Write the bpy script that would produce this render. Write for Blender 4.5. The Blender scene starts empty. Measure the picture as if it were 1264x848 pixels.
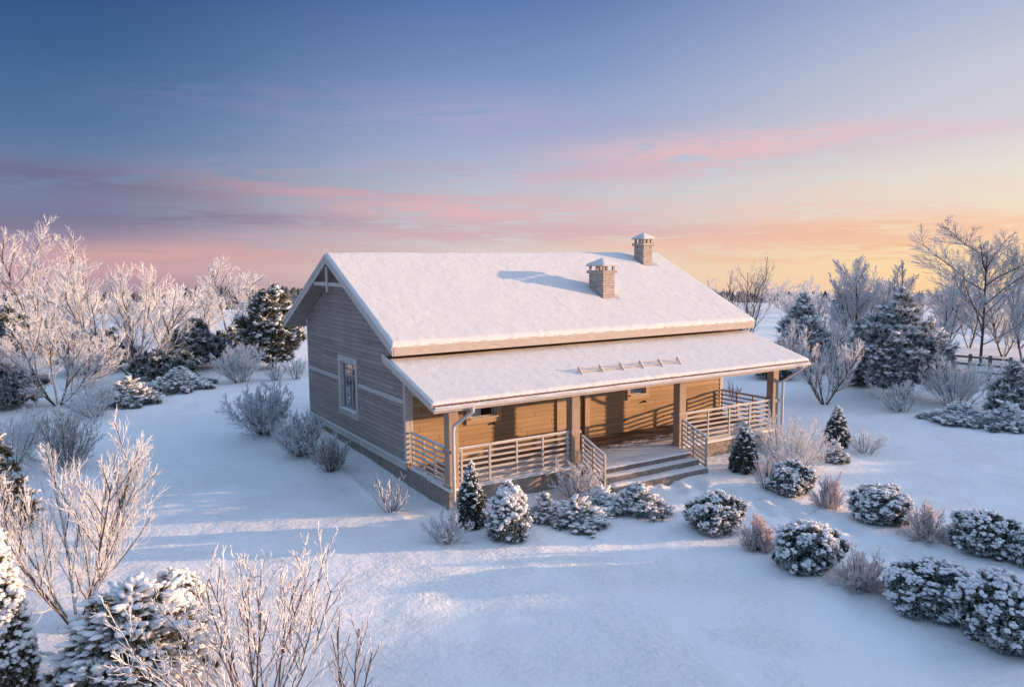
import bpy, bmesh, math
import numpy as np

# ------------------------------------------------------------------ camera, sky, sun, exposure
scene = bpy.context.scene
COL = scene.collection
R = math.radians

F_PX, PW, PH = 938.87, 1264.0, 848.0
CAM = np.array([-8.0856, -18.2672, 5.956])
YAW, PITCH, ROLL = R(31.99), R(-6.296), R(-0.472)
FW = np.array([math.sin(YAW)*math.cos(PITCH), math.cos(YAW)*math.cos(PITCH), math.sin(PITCH)])
_rt = np.array([math.cos(YAW), -math.sin(YAW), 0.0]); _up = np.cross(_rt, FW)
RT = math.cos(ROLL)*_rt + math.sin(ROLL)*_up
UP = -math.sin(ROLL)*_rt + math.cos(ROLL)*_up
cam_data = bpy.data.cameras.new('camera'); cam = bpy.data.objects.new('camera', cam_data); COL.objects.link(cam)
from mathutils import Matrix, Vector
cam.matrix_world = Matrix(((RT[0], UP[0], -FW[0], CAM[0]), (RT[1], UP[1], -FW[1], CAM[1]), (RT[2], UP[2], -FW[2], CAM[2]), (0, 0, 0, 1)))
cam_data.sensor_fit = 'HORIZONTAL'; cam_data.sensor_width = 36.0
cam_data.lens = 36.0*F_PX/PW
cam_data.clip_start = 0.1; cam_data.clip_end = 12000
scene.camera = cam

SUN_AZ, SUN_EL = R(116.0), R(6.6)          # azimuth from +Y towards +X
SUN_DIR = np.array([math.sin(SUN_AZ)*math.cos(SUN_EL), math.cos(SUN_AZ)*math.cos(SUN_EL), math.sin(SUN_EL)])
sd = bpy.data.lights.new('sun', 'SUN'); sd.energy = 2.9; sd.angle = R(0.6); sd.color = (1.0, 0.59, 0.31)
sun = bpy.data.objects.new('sun', sd); COL.objects.link(sun)
sun.rotation_euler = Vector(-SUN_DIR).to_track_quat('-Z', 'Y').to_euler(); sun.location = (60, -30, 40)

scene.view_settings.view_transform = 'Standard'; scene.view_settings.look = 'None'
EXPOSURE = 1.3
scene.view_settings.exposure = EXPOSURE; scene.view_settings.gamma = 1.0; scene.view_settings.use_curve_mapping = False
scene.cycles.max_bounces = 6; scene.cycles.diffuse_bounces = 3; scene.cycles.transparent_max_bounces = 12
scene.cycles.sample_clamp_indirect = 4.0

def lin(r, g, b):
    f = lambda c: (c/255/12.92) if c/255 <= 0.04045 else ((c/255+0.055)/1.055)**2.4
    return (f(r), f(g), f(b))

class NT:
    """short hand for node trees"""
    def __init__(s, tree): s.t = tree; s.n = tree.nodes; s.l = tree.links
    def node(s, kind, **kw):
        n = s.n.new(kind)
        for k, v in kw.items(): setattr(n, k, v)
        return n
    def put(s, sock, v):
        if v is None: return
        if isinstance(v, bpy.types.NodeSocket): s.l.new(v, sock)
        else:
            if isinstance(v, (tuple, list)) and len(v) == 3 and sock.type == 'RGBA': v = (*v, 1)
            sock.default_value = v
    def m(s, op, a, b=None, c=None, clamp=False):
        n = s.node('ShaderNodeMath', operation=op, use_clamp=clamp)
        for i, v in enumerate((a, b, c)): s.put(n.inputs[i], v)
        return n.outputs[0]
    def mix(s, fac, a, b, mode='MIX'):
        n = s.node('ShaderNodeMix', data_type='RGBA', blend_type=mode)
        s.put(n.inputs[0], fac); s.put(n.inputs[6], a); s.put(n.inputs[7], b)
        return n.outputs[2]
    def smooth(s, v, lo, hi, a=0.0, b=1.0):
        n = s.node('ShaderNodeMapRange', interpolation_type='SMOOTHSTEP')
        s.put(n.inputs[0], v); n.inputs[1].default_value = lo; n.inputs[2].default_value = hi
        n.inputs[3].default_value = a; n.inputs[4].default_value = b
        return n.outputs[0]
    def noise(s, vec, scale, detail=4, rough=0.55, dist=0.0):
        n = s.node('ShaderNodeTexNoise'); s.put(n.inputs['Vector'], vec)
        n.inputs['Scale'].default_value = scale; n.inputs['Detail'].default_value = detail
        n.inputs['Roughness'].default_value = rough; n.inputs['Distortion'].default_value = dist
        return n.outputs[0]
    def ramp(s, fac, stops, interp='LINEAR'):
        n = s.node('ShaderNodeValToRGB'); cr = n.color_ramp; cr.interpolation = interp
        while len(cr.elements) < len(stops): cr.elements.new(0.5)
        for e, (p, c) in zip(cr.elements, stops): e.position = p; e.color = (*c, 1)
        s.put(n.inputs[0], fac)
        return n.outputs[0]
    def vmul(s, v, xyz):
        n = s.node('ShaderNodeVectorMath', operation='MULTIPLY'); s.put(n.inputs[0], v); n.inputs[1].default_value = xyz
        return n.outputs[0]

def px_dir(px, py):
    d = FW + RT*(px-PW/2)/F_PX - UP*(py-PH/2)/F_PX
    return d/np.linalg.norm(d)
def az_el(px, py):
    d = px_dir(px, py)
    return math.degrees(math.atan2(d[0], d[1])), math.degrees(math.asin(d[2]))

GLOW = 2.4
SKY_STRENGTH, ZENITH_GAIN = 0.1, 3.15
world = bpy.data.worlds.new('World'); scene.world = world; world.use_nodes = True
def build_world():
    w = NT(world.node_tree); w.n.clear()
    out = w.node('ShaderNodeOutputWorld'); bg = w.node('ShaderNodeBackground'); w.l.new(bg.outputs[0], out.inputs[0])
    tc = w.node('ShaderNodeTexCoord'); d = tc.outputs['Generated']
    sep = w.node('ShaderNodeSeparateXYZ'); w.l.new(d, sep.inputs[0])
    el = w.m('MULTIPLY', w.m('ARCSINE', sep.outputs[2]), 180/math.pi)
    az = w.m('MULTIPLY', w.m('ARCTAN2', sep.outputs[0], sep.outputs[1]), 180/math.pi)   # -180..180 from +Y to +X
    away = w.m('ABSOLUTE', w.m('SUBTRACT', az, 112.0))
    away = w.m('MINIMUM', away, w.m('SUBTRACT', 360.0, away))                            # degrees away from the sun
    e = w.m('DIVIDE', w.m('ADD', el, 6.0), 30.0, clamp=True)                             # -6..24 degrees -> 0..1
    P = lambda deg: (deg+6)/30
    far = w.ramp(e, [(P(-4), lin(128, 116, 146)), (P(-2.4), lin(140, 122, 150)), (P(-.6), lin(196, 156, 166)), (P(1.2), lin(160, 142, 164)), (P(3), lin(122, 126, 156)),
                     (P(4.9), lin(118, 132, 162)), (P(6.5), lin(104, 126, 161)), (P(9), lin(84, 116, 158)), (P(13.2), lin(64, 99, 146)), (P(19), lin(43, 74, 125))])
    mid = w.ramp(e, [(P(-3.5), lin(234, 200, 186)), (P(-.6), lin(226, 206, 196)), (P(1.2), lin(216, 206, 205)), (P(3), lin(204, 200, 207)), (P(4.9), lin(192, 194, 208)),
                     (P(7.3), lin(172, 183, 208)), (P(10.2), lin(148, 166, 202)), (P(13.2), lin(124, 150, 193)), (P(18.8), lin(88, 116, 172))])
    near = w.ramp(e, [(P(-2.6), lin(252, 206, 156)), (P(-.6), lin(255, 220, 166)), (P(1.5), lin(248, 216, 178)), (P(3), lin(240, 221, 198)), (P(5.5), lin(228, 222, 211)),
                      (P(8), lin(210, 208, 215)), (P(12), lin(193, 198, 216)), (P(15.5), lin(170, 182, 210)), (P(18.8), lin(144, 164, 198))])
    c = w.mix(w.smooth(away, 45, 82, 1, 0), mid, near)
    c = w.mix(w.smooth(away, 78, 112, 0, 1), c, far)
    streak = w.noise(w.vmul(d, (2.4, 2.4, 19.0)), 2.1, 8, 0.62, 0.8)
    fine = w.noise(w.vmul(d, (5.0, 5.0, 52.0)), 2.6, 7, 0.65, 1.0)
    puff = w.m('ADD', w.m('MULTIPLY', streak, 0.6), w.m('MULTIPLY', fine, 0.4))
    def band(px, py, wpx, hpx, col, amount, lo=0.40, hi=0.62, c=None, slope=0.0):
        a0, e0 = az_el(px, py); sa = abs(az_el(px+wpx/2, py)[0]-a0); se = hpx/2/F_PX*180/math.pi
        da = w.m('DIVIDE', w.m('SUBTRACT', az, a0), sa)
        de = w.m('DIVIDE', w.m('SUBTRACT', w.m('SUBTRACT', el, e0), w.m('MULTIPLY', w.m('SUBTRACT', az, a0), slope)), se)
        g = w.m('POWER', 2.718, w.m('MULTIPLY', w.m('ADD', w.m('MULTIPLY', da, da), w.m('MULTIPLY', de, de)), -1.0))
        fac = w.m('MULTIPLY', w.m('MULTIPLY', g, w.smooth(puff, lo, hi)), amount, clamp=True)
        return w.mix(fac, c, lin(*col))
    c = band(130, 222, 620, 34, (108, 108, 140), 0.85, .42, .56, c, -0.045)
    c = band(240, 268, 700, 30, (126, 122, 152), 0.85, .42, .56, c, -0.02)
    c = band(60, 285, 420, 24, (122, 118, 148), 0.8, .42, .56, c)
    c = band(430, 236, 360, 30, (196, 164, 178), 0.85, .40, .55, c, -0.04)
    c = band(590, 262, 420, 40, (224, 182, 186), 0.95, .40, .54, c, -0.02)
    c = band(470, 290, 460, 22, (204, 172, 180), 0.85, .40, .56, c)
    c = band(230, 316, 480, 30, (214, 168, 166), 0.9, .38, .54, c)
    c = band(620, 150, 420, 60, (166, 166, 202), 0.75, .38, .56, c, -0.03)
    c = band(860, 188, 360, 42, (226, 188, 194), 0.95, .40, .54, c, 0.03)
    c = band(1010, 168, 300, 26, (226, 192, 200), 0.8, .42, .55, c, 0.03)
    c = band(1000, 262, 420, 30, (238, 200, 188), 0.75, .42, .56, c)
    c = band(1080, 284, 620, 26, (245, 190, 160), 0.95, .38, .53, c, 0.012)
    c = band(880, 300, 380, 22, (240, 190, 168), 0.85, .40, .55, c)
    c = band(1200, 232, 420, 24, (240, 214, 198), 0.6, .42, .56, c)
    c = band(1180, 160, 260, 18, (222, 192, 204), 0.6, .44, .56, c)
    c = band(330, 120, 300, 40, (128, 132, 172), 0.5, .42, .6, c)
    c = band(760, 215, 460, 26, (218, 184, 192), 0.7, .44, .54, c, 0.03)
    c = band(960, 228, 420, 22, (236, 206, 196), 0.7, .44, .54, c, 0.02)
    c = band(700, 288, 420, 20, (214, 178, 184), 0.7, .42, .54, c)
    c = band(1130, 306, 420, 16, (244, 186, 150), 0.8, .42, .53, c, .01)
    c = band(1000, 318, 420, 14, (240, 188, 152), 0.7, .43, .54, c)
    c = band(520, 210, 420, 26, (176, 166, 196), 0.6, .43, .55, c)
    c = w.mix(1.0, c, (1/SKY_STRENGTH/2**EXPOSURE,)*3, 'MULTIPLY')
    sky = w.node('ShaderNodeTexSky', sky_type='NISHITA', sun_disc=False)
    sky.sun_elevation = SUN_EL; sky.sun_rotation = SUN_AZ; sky.air_density = 1.0; sky.dust_density = 0.6; sky.ozone_density = 2.0
    up = w.mix(1.0, sky.outputs[0], (ZENITH_GAIN*1.22, ZENITH_GAIN*.965, ZENITH_GAIN*.86), 'MULTIPLY')
    c = w.mix(w.smooth(el, 20.5, 40), c, up)
    # the glow of the sky around the low sun
    dot = w.node('ShaderNodeVectorMath', operation='DOT_PRODUCT'); w.put(dot.inputs[0], d); dot.inputs[1].default_value = tuple(SUN_DIR)
    ang = w.m('MULTIPLY', w.m('ARCCOSINE', w.m('MINIMUM', dot.outputs['Value'], .99999)), 180/math.pi/24.0)
    glow = w.m('MULTIPLY', w.m('POWER', 2.718, w.m('MULTIPLY', w.m('MULTIPLY', ang, ang), -1.0)), GLOW/SKY_STRENGTH/2**EXPOSURE)
    c = w.mix(1.0, c, w.mix(1.0, (1.0, .66, .50), glow, 'MULTIPLY'), 'ADD')
    w.put(bg.inputs[0], c); bg.inputs[1].default_value = SKY_STRENGTH
build_world()

# ------------------------------------------------------------------ noise, terrain height, pixel -> ground
def vnoise(x, y, seed=0):
    xi = np.floor(x).astype(np.int64); yi = np.floor(y).astype(np.int64); fx = x-xi; fy = y-yi
    def h(i, j):
        n = (i*374761393 + j*668265263 + seed*1442695041) & 0xffffffff
        n = ((n ^ (n >> 13))*1274126177) & 0xffffffff
        return ((n ^ (n >> 16)) & 0xffff)/65535.0
    u = fx*fx*(3-2*fx); v = fy*fy*(3-2*fy)
    return (h(xi, yi)*(1-u)+h(xi+1, yi)*u)*(1-v) + (h(xi, yi+1)*(1-u)+h(xi+1, yi+1)*u)*v
def fbm(x, y, seed=0, octs=4):
    s = 0; a = .5
    for o in range(octs):
        s = s + a*(vnoise(x*2**o, y*2**o, seed+o)-.5); a *= .5
    return s

TRACK = []           # (x, y) of the two trodden lines leading away from the steps, filled below
def ss(t, lo, hi):
    t = np.clip((t-lo)/(hi-lo), 0, 1); return t*t*(3-2*t)
def terrain(x, y):
    x = np.asarray(x, float); y = np.asarray(y, float)
    r = np.hypot(x-4, y+2)
    flat = ss(r, 14, 30)
    z = .12*fbm(x*.42, y*.42, 3)+.06*fbm(x*1.1+y*.4, y*1.5, 27, 3) + .10*flat*fbm(x*.16, y*.16, 9)
    z = z + .018*fbm(x*2.2, y*2.2, 21) * (1-ss(r, 30, 60))
    # drip line along the gable, gentle drift against the plinth
    z = z + .10*np.exp(-((x+1.15)/.16)**2)*ss(y, -3.5, -1)*(1-ss(y, 7, 9))*(.5+fbm(x*.4, y*.6, 5))
    # plinth shows less at the back of the gable
    z = z + .22*ss(y, -1, 8)*np.exp(-(np.minimum(x, 0)/5)**2)*(x < 3)*1.0*ss(-np.abs(x-0), -9, -2)
    drop = np.where(r > 42, -0.00042*(np.minimum(r, 105)-42)**2 - .0530*np.maximum(r-105, 0), 0)
    z = z + drop
    far = ss(r, 500, 900)
    a = np.degrees(np.arctan2(x-CAM[0], y-CAM[1]))
    ridge = np.exp(-((r-1500)/420)**2)*(14+60*fbm(a*.09, r*0, 33, 5)-8*ss(a, 30, 45)) + np.exp(-((r-2700)/500)**2)*(20+80*fbm(a*.07+40, r*0, 44, 5)-14*ss(a, 30, 45))
    return z + far*ridge*1.0
def track_dent(x, y):
    z = np.zeros_like(x)
    for k, pts in enumerate(TRACK):
        for (ax, ay), (bx, by) in zip(pts[:-1], pts[1:]):
            dx, dy = bx-ax, by-ay; t = np.clip(((x-ax)*dx+(y-ay)*dy)/(dx*dx+dy*dy), 0, 1)
            d = np.hypot(x-ax-t*dx, y-ay-t*dy)
            z = np.minimum(z, (-.13-.10*np.sin((x*.5-y*.86)*8+k*2.1))*np.exp(-(d/.15)**2))
            z = z+.012*np.exp(-((d-.32)/.10)**2)
    return z

def at(px, py):
    """the point of the snow seen at a photograph pixel"""
    d = px_dir(px, py); t = 1.0
    lo, hi = 3.0, 400.0
    ts = np.geomspace(lo, hi, 700)
    P = CAM[None]+d[None]*ts[:, None]
    below = P[:, 2] < terrain(P[:, 0], P[:, 1])
    i = int(np.argmax(below)) if below.any() else 699
    a, b = ts[max(i-1, 0)], ts[i]
    for _ in range(25):
        t = (a+b)/2; p = CAM+d*t
        if p[2] < float(terrain(p[0], p[1])): b = t
        else: a = t
    return CAM+d*b
def metres(p, px): return px*float((np.asarray(p)-CAM)@FW)/F_PX

# ------------------------------------------------------------------ mesh helpers
class MB:
    def __init__(s): s.v = []; s.f = []; s.n = 0; s.tip = []
    def add(s, v, f):
        v = np.asarray(v, float).reshape(-1, 3); s.v.append(v)
        f = np.asarray(f, np.int64)
        s.f.append(f+s.n); s.n += len(v)
    def box(s, x0, x1, y0, y1, z0, z1):
        v = [(x0, y0, z0), (x1, y0, z0), (x1, y1, z0), (x0, y1, z0), (x0, y0, z1), (x1, y0, z1), (x1, y1, z1), (x0, y1, z1)]
        s.add(v, [(0, 3, 2, 1), (4, 5, 6, 7), (0, 1, 5, 4), (1, 2, 6, 5), (2, 3, 7, 6), (3, 0, 4, 7)])
    def prism(s, poly_a, poly_b):
        a = np.asarray(poly_a, float); b = np.asarray(poly_b, float); n = len(a)
        s.add(np.vstack([a, b]), [(i, (i+1) % n, n+(i+1) % n, n+i) for i in range(n)])
        if n == 4: s.add(a, [(3, 2, 1, 0)]); s.add(b, [(0, 1, 2, 3)])
        else:
            for q, rev in ((a, 1), (b, 0)):
                t = [(0, i, i+1) for i in range(1, n-1)]
                s.add(q, [x[::-1] if rev else x for x in t])
    def bar(s, p, q, w, h, up=(0, 0, 1)):
        p = np.asarray(p, float); q = np.asarray(q, float); d = q-p; d /= np.linalg.norm(d)
        side = np.cross(d, up); side /= np.linalg.norm(side); u = np.cross(side, d)
        c = [side*w/2*a+u*h/2*b for a, b in ((-1, -1), (1, -1), (1, 1), (-1, 1))]
        s.prism([p+k for k in c], [q+k for k in c])
    def tube(s, pts, r, k=10, cap=True):
        pts = np.asarray(pts, float); n = len(pts); r = np.broadcast_to(np.asarray(r, float), (n,))
        d = np.gradient(pts, axis=0); d /= np.linalg.norm(d, axis=1, keepdims=True)
        ref = np.array([0, 0, 1.]) if abs(d[:, 2]).max() < .9 else np.array([1., .1, 0])
        a = np.cross(d, ref); a /= np.linalg.norm(a, axis=1, keepdims=True); b = np.cross(d, a)
        th = np.linspace(0, 2*np.pi, k, endpoint=False)
        ring = pts[:, None]+r[:, None, None]*(np.cos(th)[None, :, None]*a[:, None]+np.sin(th)[None, :, None]*b[:, None])
        i = np.arange(n-1)[:, None]*k; j = np.arange(k)[None]; j2 = (j+1) % k
        s.add(ring.reshape(-1, 3), np.stack([i+j, i+j2, i+k+j2, i+k+j], -1).reshape(-1, 4))
        if cap:
            for q in (0, n-1):
                s.add(np.vstack([ring[q], pts[q]]), [(x, (x+1) % k, k) for x in range(k)])
    def build(s, name, mat, parent=None, smooth=False, bevel=0):
        me = bpy.data.meshes.new(name)
        V = np.vstack(s.v)
        quads = [f for f in s.f if f.shape[1] == 4]; tris = [f for f in s.f if f.shape[1] == 3]
        Q = np.vstack(quads) if quads else np.zeros((0, 4), int); T = np.vstack(tris) if tris else np.zeros((0, 3), int)
        nl = Q.size+T.size
        me.vertices.add(len(V)); me.vertices.foreach_set('co', V.astype(np.float32).ravel())
        me.loops.add(nl); me.loops.foreach_set('vertex_index', np.concatenate([Q.ravel(), T.ravel()]).astype(np.int32))
        me.polygons.add(len(Q)+len(T))
        me.polygons.foreach_set('loop_start', np.concatenate([np.arange(len(Q))*4, Q.size+np.arange(len(T))*3]).astype(np.int32))
        me.update(calc_edges=True); me.validate()
        me.polygons.foreach_set('use_smooth', [bool(smooth)]*len(me.polygons))
        if s.tip:
            at_ = me.attributes.new('tip', 'FLOAT', 'POINT'); at_.data.foreach_set('value', np.concatenate(s.tip).astype(np.float32))
        if isinstance(mat, str): mat = M[mat]
        me.materials.append(mat)
        return link(name, me, parent, bevel)

def link(name, me, parent=None, bevel=0):
    o = bpy.data.objects.new(name, me); COL.objects.link(o)
    if parent is not None: o.parent = parent
    if bevel:
        b = o.modifiers.new('edge', 'BEVEL'); b.width = bevel; b.segments = 2; b.limit_method = 'ANGLE'
    return o
def empty(name, loc=(0, 0, 0), rz=0.0):
    o = bpy.data.objects.new(name, None); COL.objects.link(o); o.location = loc; o.rotation_euler = (0, 0, rz)
    o.empty_display_size = .2
    return o
def tag(o, label=None, cat=None, group=None, kind=None):
    if label: o['label'] = label
    if cat: o['category'] = cat
    if group: o['group'] = group
    if kind: o['kind'] = kind
    return o

# ------------------------------------------------------------------ materials
M = {}
def mat(name):
    m = bpy.data.materials.new(name); m.use_nodes = True; t = NT(m.node_tree)
    t.bsdf = m.node_tree.nodes['Principled BSDF']; M[name] = m
    t.geo = t.node('ShaderNodeNewGeometry'); t.pos = t.geo.outputs['Position']
    t.tc = t.node('ShaderNodeTexCoord'); t.obj = t.tc.outputs['Object']
    sp = t.node('ShaderNodeSeparateXYZ'); t.l.new(t.geo.outputs['Normal'], sp.inputs[0]); t.nz = sp.outputs[2]
    so = t.node('ShaderNodeSeparateXYZ'); t.l.new(t.obj, so.inputs[0]); t.x, t.y, t.z = so.outputs
    return t
def base(t, col, rough=0.8, spec=0.3):
    t.put(t.bsdf.inputs['Base Color'], col); t.put(t.bsdf.inputs['Roughness'], rough); t.bsdf.inputs['Specular IOR Level'].default_value = spec
def bump(t, h, strength=.4, dist=.02, prev=None):
    b = t.node('ShaderNodeBump'); b.inputs['Strength'].default_value = strength; b.inputs['Distance'].default_value = dist
    t.put(b.inputs['Height'], h)
    if prev is not None: t.put(b.inputs['Normal'], prev)
    t.put(t.bsdf.inputs['Normal'], b.outputs[0])
    return b.outputs[0]
SNOW = (.87, .885, .915)
def snow_on(t, col, lo=.45, hi=.8, amount=.95, nscale=9.0):
    """settled snow on faces that look upwards"""
    n = t.noise(t.pos, nscale, 4, .6)
    f = t.smooth(t.m('ADD', t.nz, t.m('MULTIPLY', t.m('SUBTRACT', n, .5), .5)), lo, hi, 0, amount)
    return t.mix(f, col, SNOW)

t = mat('snow_ground')
n3 = t.noise(t.pos, 1.1, 3, .5); crust = t.smooth(t.noise(t.pos, .55, 4, .6), .38, .62, .35, 1)          # wind crust in patches
n1 = t.m('MULTIPLY', t.noise(t.pos, 24, 6, .65), crust); n2 = t.m('MULTIPLY', t.noise(t.pos, 7.5, 5, .62, .4), crust)
base(t, t.mix(n3, (.89, .895, .915), (.93, .935, .945)), .62, .25)
bump(t, n1, .6, .035, bump(t, n2, .7, .095))
t = mat('snow_roof')
n1 = t.noise(t.pos, 30, 6, .7); n2 = t.noise(t.pos, 6, 4, .6)
c = t.mix(t.noise(t.pos, 2.2, 4, .6), (.74, .735, .735), (.82, .815, .815))
c = t.mix(t.smooth(t.noise(t.pos, 38, 3, .7), .56, .74, 0, .55), c, (.58, .56, .55))
base(t, c, .65, .2)
bump(t, n1, .7, .03, bump(t, n2, .3, .04))
t = mat('snow_lump'); base(t, SNOW, .65, .2); bump(t, t.noise(t.pos, 24, 5, .65), .9, .03)

def siding_mat(name, c0, c1, axis):
    t = mat(name)
    u = t.y if axis == 'y' else t.x
    row = t.m('FLOOR', t.m('DIVIDE', t.m('SUBTRACT', t.z, .4337), .135))
    w1 = t.node('ShaderNodeTexWhiteNoise', noise_dimensions='1D'); t.put(w1.inputs['W'], row)
    along = t.m('ADD', t.m('DIVIDE', u, 3.7), t.m('MULTIPLY', w1.outputs[0], 5.0))
    cv2 = t.node('ShaderNodeCombineXYZ'); t.put(cv2.inputs[0], row); t.put(cv2.inputs[1], t.m('FLOOR', along))
    wn = t.node('ShaderNodeTexWhiteNoise', noise_dimensions='2D'); t.put(wn.inputs['Vector'], cv2.outputs[0])
    joint = t.smooth(t.m('ABSOLUTE', t.m('SUBTRACT', t.m('FRACT', along), .5)), .4965, .4985, 0, .8)
    cv = t.node('ShaderNodeCombineXYZ'); t.put(cv.inputs[0], t.m('MULTIPLY', u, .9)); t.put(cv.inputs[1], t.m('MULTIPLY', t.z, 22.0)); t.put(cv.inputs[2], t.m('MULTIPLY', row, 7.3))
    g = t.noise(cv.outputs[0], 1.6, 5, .65, .6)
    big = t.noise(t.obj, .9, 3, .5)
    f = t.m('ADD', t.m('MULTIPLY', wn.outputs[0], .5), t.m('ADD', t.m('MULTIPLY', t.smooth(g, .3, .7), .4), t.m('MULTIPLY', t.smooth(big, .35, .65), .15)))
    fr_ = t.m('FRACT', t.m('DIVIDE', t.m('SUBTRACT', t.z, .4337), .135))
    gap = t.m('ADD', t.smooth(fr_, .0, .10, .75, 0), t.m('ADD', t.smooth(fr_, .93, 1.0, 0, .6), joint), clamp=True)
    c = t.mix(gap, t.mix(f, c0, c1), tuple(v*.30 for v in c0))
    base(t, c, .72, .25); bump(t, g, .35, .008)
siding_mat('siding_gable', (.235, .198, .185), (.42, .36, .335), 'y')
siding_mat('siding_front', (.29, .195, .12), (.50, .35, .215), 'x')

def wood(name, c0, c1, snow=0.0, rough=.7, scale=(3, 3, 30)):
    t = mat(name); g = t.noise(t.vmul(t.obj, scale), 1.5, 5, .65, .4)
    c = t.mix(t.smooth(g, .3, .7), c0, c1)
    if snow: c = snow_on(t, c, amount=snow)
    base(t, c, rough, .25); bump(t, g, .25, .006)
wood('trim_paint', (.47, .43, .40), (.60, .56, .53), .9)
wood('post_wood', (.33, .25, .19), (.46, .36, .285), .8, scale=(20, 20, 2))
wood('window_wood', (.42, .31, .22), (.55, .42, .31), .7)
wood('rail_paint', (.43, .395, .37), (.56, .525, .50), .97)
wood('soffit_wood', (.22, .18, .155), (.34, .29, .25), 0, scale=(2, 24, 2))
wood('fascia_paint', (.40, .35, .31), (.53, .475, .43), .9)
wood('roof_sheet', (.17, .085, .06), (.27, .15, .11), 0)
wood('door_wood', (.16, .10, .06), (.26, .17, .10), 0, scale=(18, 18, 2))
wood('dark_metal', (.02, .02, .022), (.05, .05, .055), 0, .5)
wood('gutter_paint', (.62, .58, .55), (.72, .68, .66), .9, .45)
wood('fence_wood', (.10, .085, .075), (.19, .16, .14), .97)
t = mat('concrete')
n = t.noise(t.pos, 9, 6, .65); c = t.mix(t.smooth(n, .3, .7), (.19, .165, .145), (.34, .30, .265))
base(t, snow_on(t, c, .5, .8, .97), .9, .2); bump(t, t.noise(t.pos, 60, 5, .7), .5, .01)
t = mat('deck_floor')
g = t.noise(t.vmul(t.obj, (1.2, 14, 3)), 2, 5, .6)
seam = t.m('FRACT', t.m('DIVIDE', t.y, .14)); seam = t.smooth(t.m('ABSOLUTE', t.m('SUBTRACT', seam, .5)), .44, .5)
c = t.mix(t.smooth(g, .3, .7), (.12, .085, .075), (.21, .155, .135)); c = t.mix(seam, c, (.05, .03, .02))
sn = t.noise(t.vmul(t.obj, (2.2, 7.0, 1)), 1.3, 6, .65, .8)
f = t.m('ADD', sn, t.m('MULTIPLY', t.m('ADD', t.y, .95), -.34))
base(t, t.mix(t.smooth(f, .50, .72), c, SNOW), .75, .3)
t = mat('brick')
sx = t.m('ADD', t.x, t.y)
cv = t.node('ShaderNodeCombineXYZ'); t.put(cv.inputs[0], sx); t.put(cv.inputs[1], t.z)
br = t.node('ShaderNodeTexBrick'); t.put(br.inputs['Vector'], cv.outputs[0]); br.inputs['Scale'].default_value = 1.0
br.inputs['Brick Width'].default_value = .155; br.inputs['Row Height'].default_value = .058; br.inputs['Mortar Size'].default_value = .008
br.inputs['Color1'].default_value = (.25, .20, .17, 1); br.inputs['Color2'].default_value = (.44, .37, .32, 1); br.inputs['Mortar'].default_value = (.52, .48, .45, 1)
n = t.noise(t.pos, 14, 3, .6)
base(t, t.mix(t.smooth(n, .4, .75, 0, .3), br.outputs[0], (.62, .55, .5)), .85, .2); bump(t, br.outputs['Fac'], -.5, .01)
t = mat('curtain'); base(t, (.80, .80, .82), .9, .1)
t = mat('room'); base(t, (.05, .045, .04), .9, .1)
t = mat('glass')
gl = t.node('ShaderNodeBsdfGlossy'); gl.inputs['Roughness'].default_value = .03; gl.inputs['Color'].default_value = (.95, .97, 1, 1)
tr = t.node('ShaderNodeBsdfTransparent'); tr.inputs[0].default_value = (.93, .95, .97, 1)
fr = t.node('ShaderNodeFresnel'); fr.inputs[0].default_value = 1.5
ms = t.node('ShaderNodeMixShader'); t.put(ms.inputs[0], t.m('ADD', t.m('MULTIPLY', fr.outputs[0], .9), .04, clamp=True)); t.l.new(tr.outputs[0], ms.inputs[1]); t.l.new(gl.outputs[0], ms.inputs[2])
t.l.new(ms.outputs[0], t.n['Material Output'].inputs[0])

def twig_mat(name, bark, frost_lo, frost_hi, frost=(.84, .86, .90), amount=.95):
    t = mat(name); n = t.noise(t.pos, 13, 3, .6)
    f = t.smooth(t.m('ADD', t.nz, t.m('MULTIPLY', t.m('SUBTRACT', n, .5), 1.1)), frost_lo, frost_hi, 0, amount)
    base(t, t.mix(f, bark, frost), .8, .2)
twig_mat('bark', (.10, .066, .048), .0, .5, amount=.92)
twig_mat('bark_bare', (.10, .065, .045), .35, .75, amount=.85)
twig_mat('twig_frosted', (.24, .18, .15), -1.15, -.2)
twig_mat('twig_thin_frost', (.15, .10, .075), -.55, .3, amount=.85)
twig_mat('twig_red', (.55, .39, .35), -1.0, .1, (.88, .80, .82), .9)
twig_mat('twig_backlit', (.16, .11, .09), -.9, .1, amount=.9)
twig_mat('twig_bare', (.14, .088, .06), .30, .8, amount=.7)
def leaf_mat(name, c0, c1, frost):
    t = mat(name); n = t.noise(t.pos, 5, 4, .6); oi = t.node('ShaderNodeObjectInfo')
    c = t.mix(t.smooth(n, .3, .7), c0, c1)
    ta = t.node('ShaderNodeAttribute', attribute_name='tip')              # hoar frost grows on the needle tips
    f = t.m('ADD', t.m('MULTIPLY', t.noise(t.pos, 21, 3, .6), .8), t.m('MULTIPLY', ta.outputs['Fac'], .45))
    base(t, t.mix(t.smooth(f, .86-frost*.4, 1.12-frost*.4, 0, .85), c, (.74, .78, .82)), .75, .2)
leaf_mat('needles_green', (.028, .048, .030), (.072, .100, .052), .72)
leaf_mat('needles_blue', (.036, .064, .056), (.095, .135, .112), .84)
leaf_mat('needles_olive', (.055, .055, .020), (.14, .12, .045), .5)
leaf_mat('needles_thuja', (.026, .042, .026), (.062, .085, .046), .5)
leaf_mat('needles_dark', (.024, .038, .026), (.060, .080, .045), .6)
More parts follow.
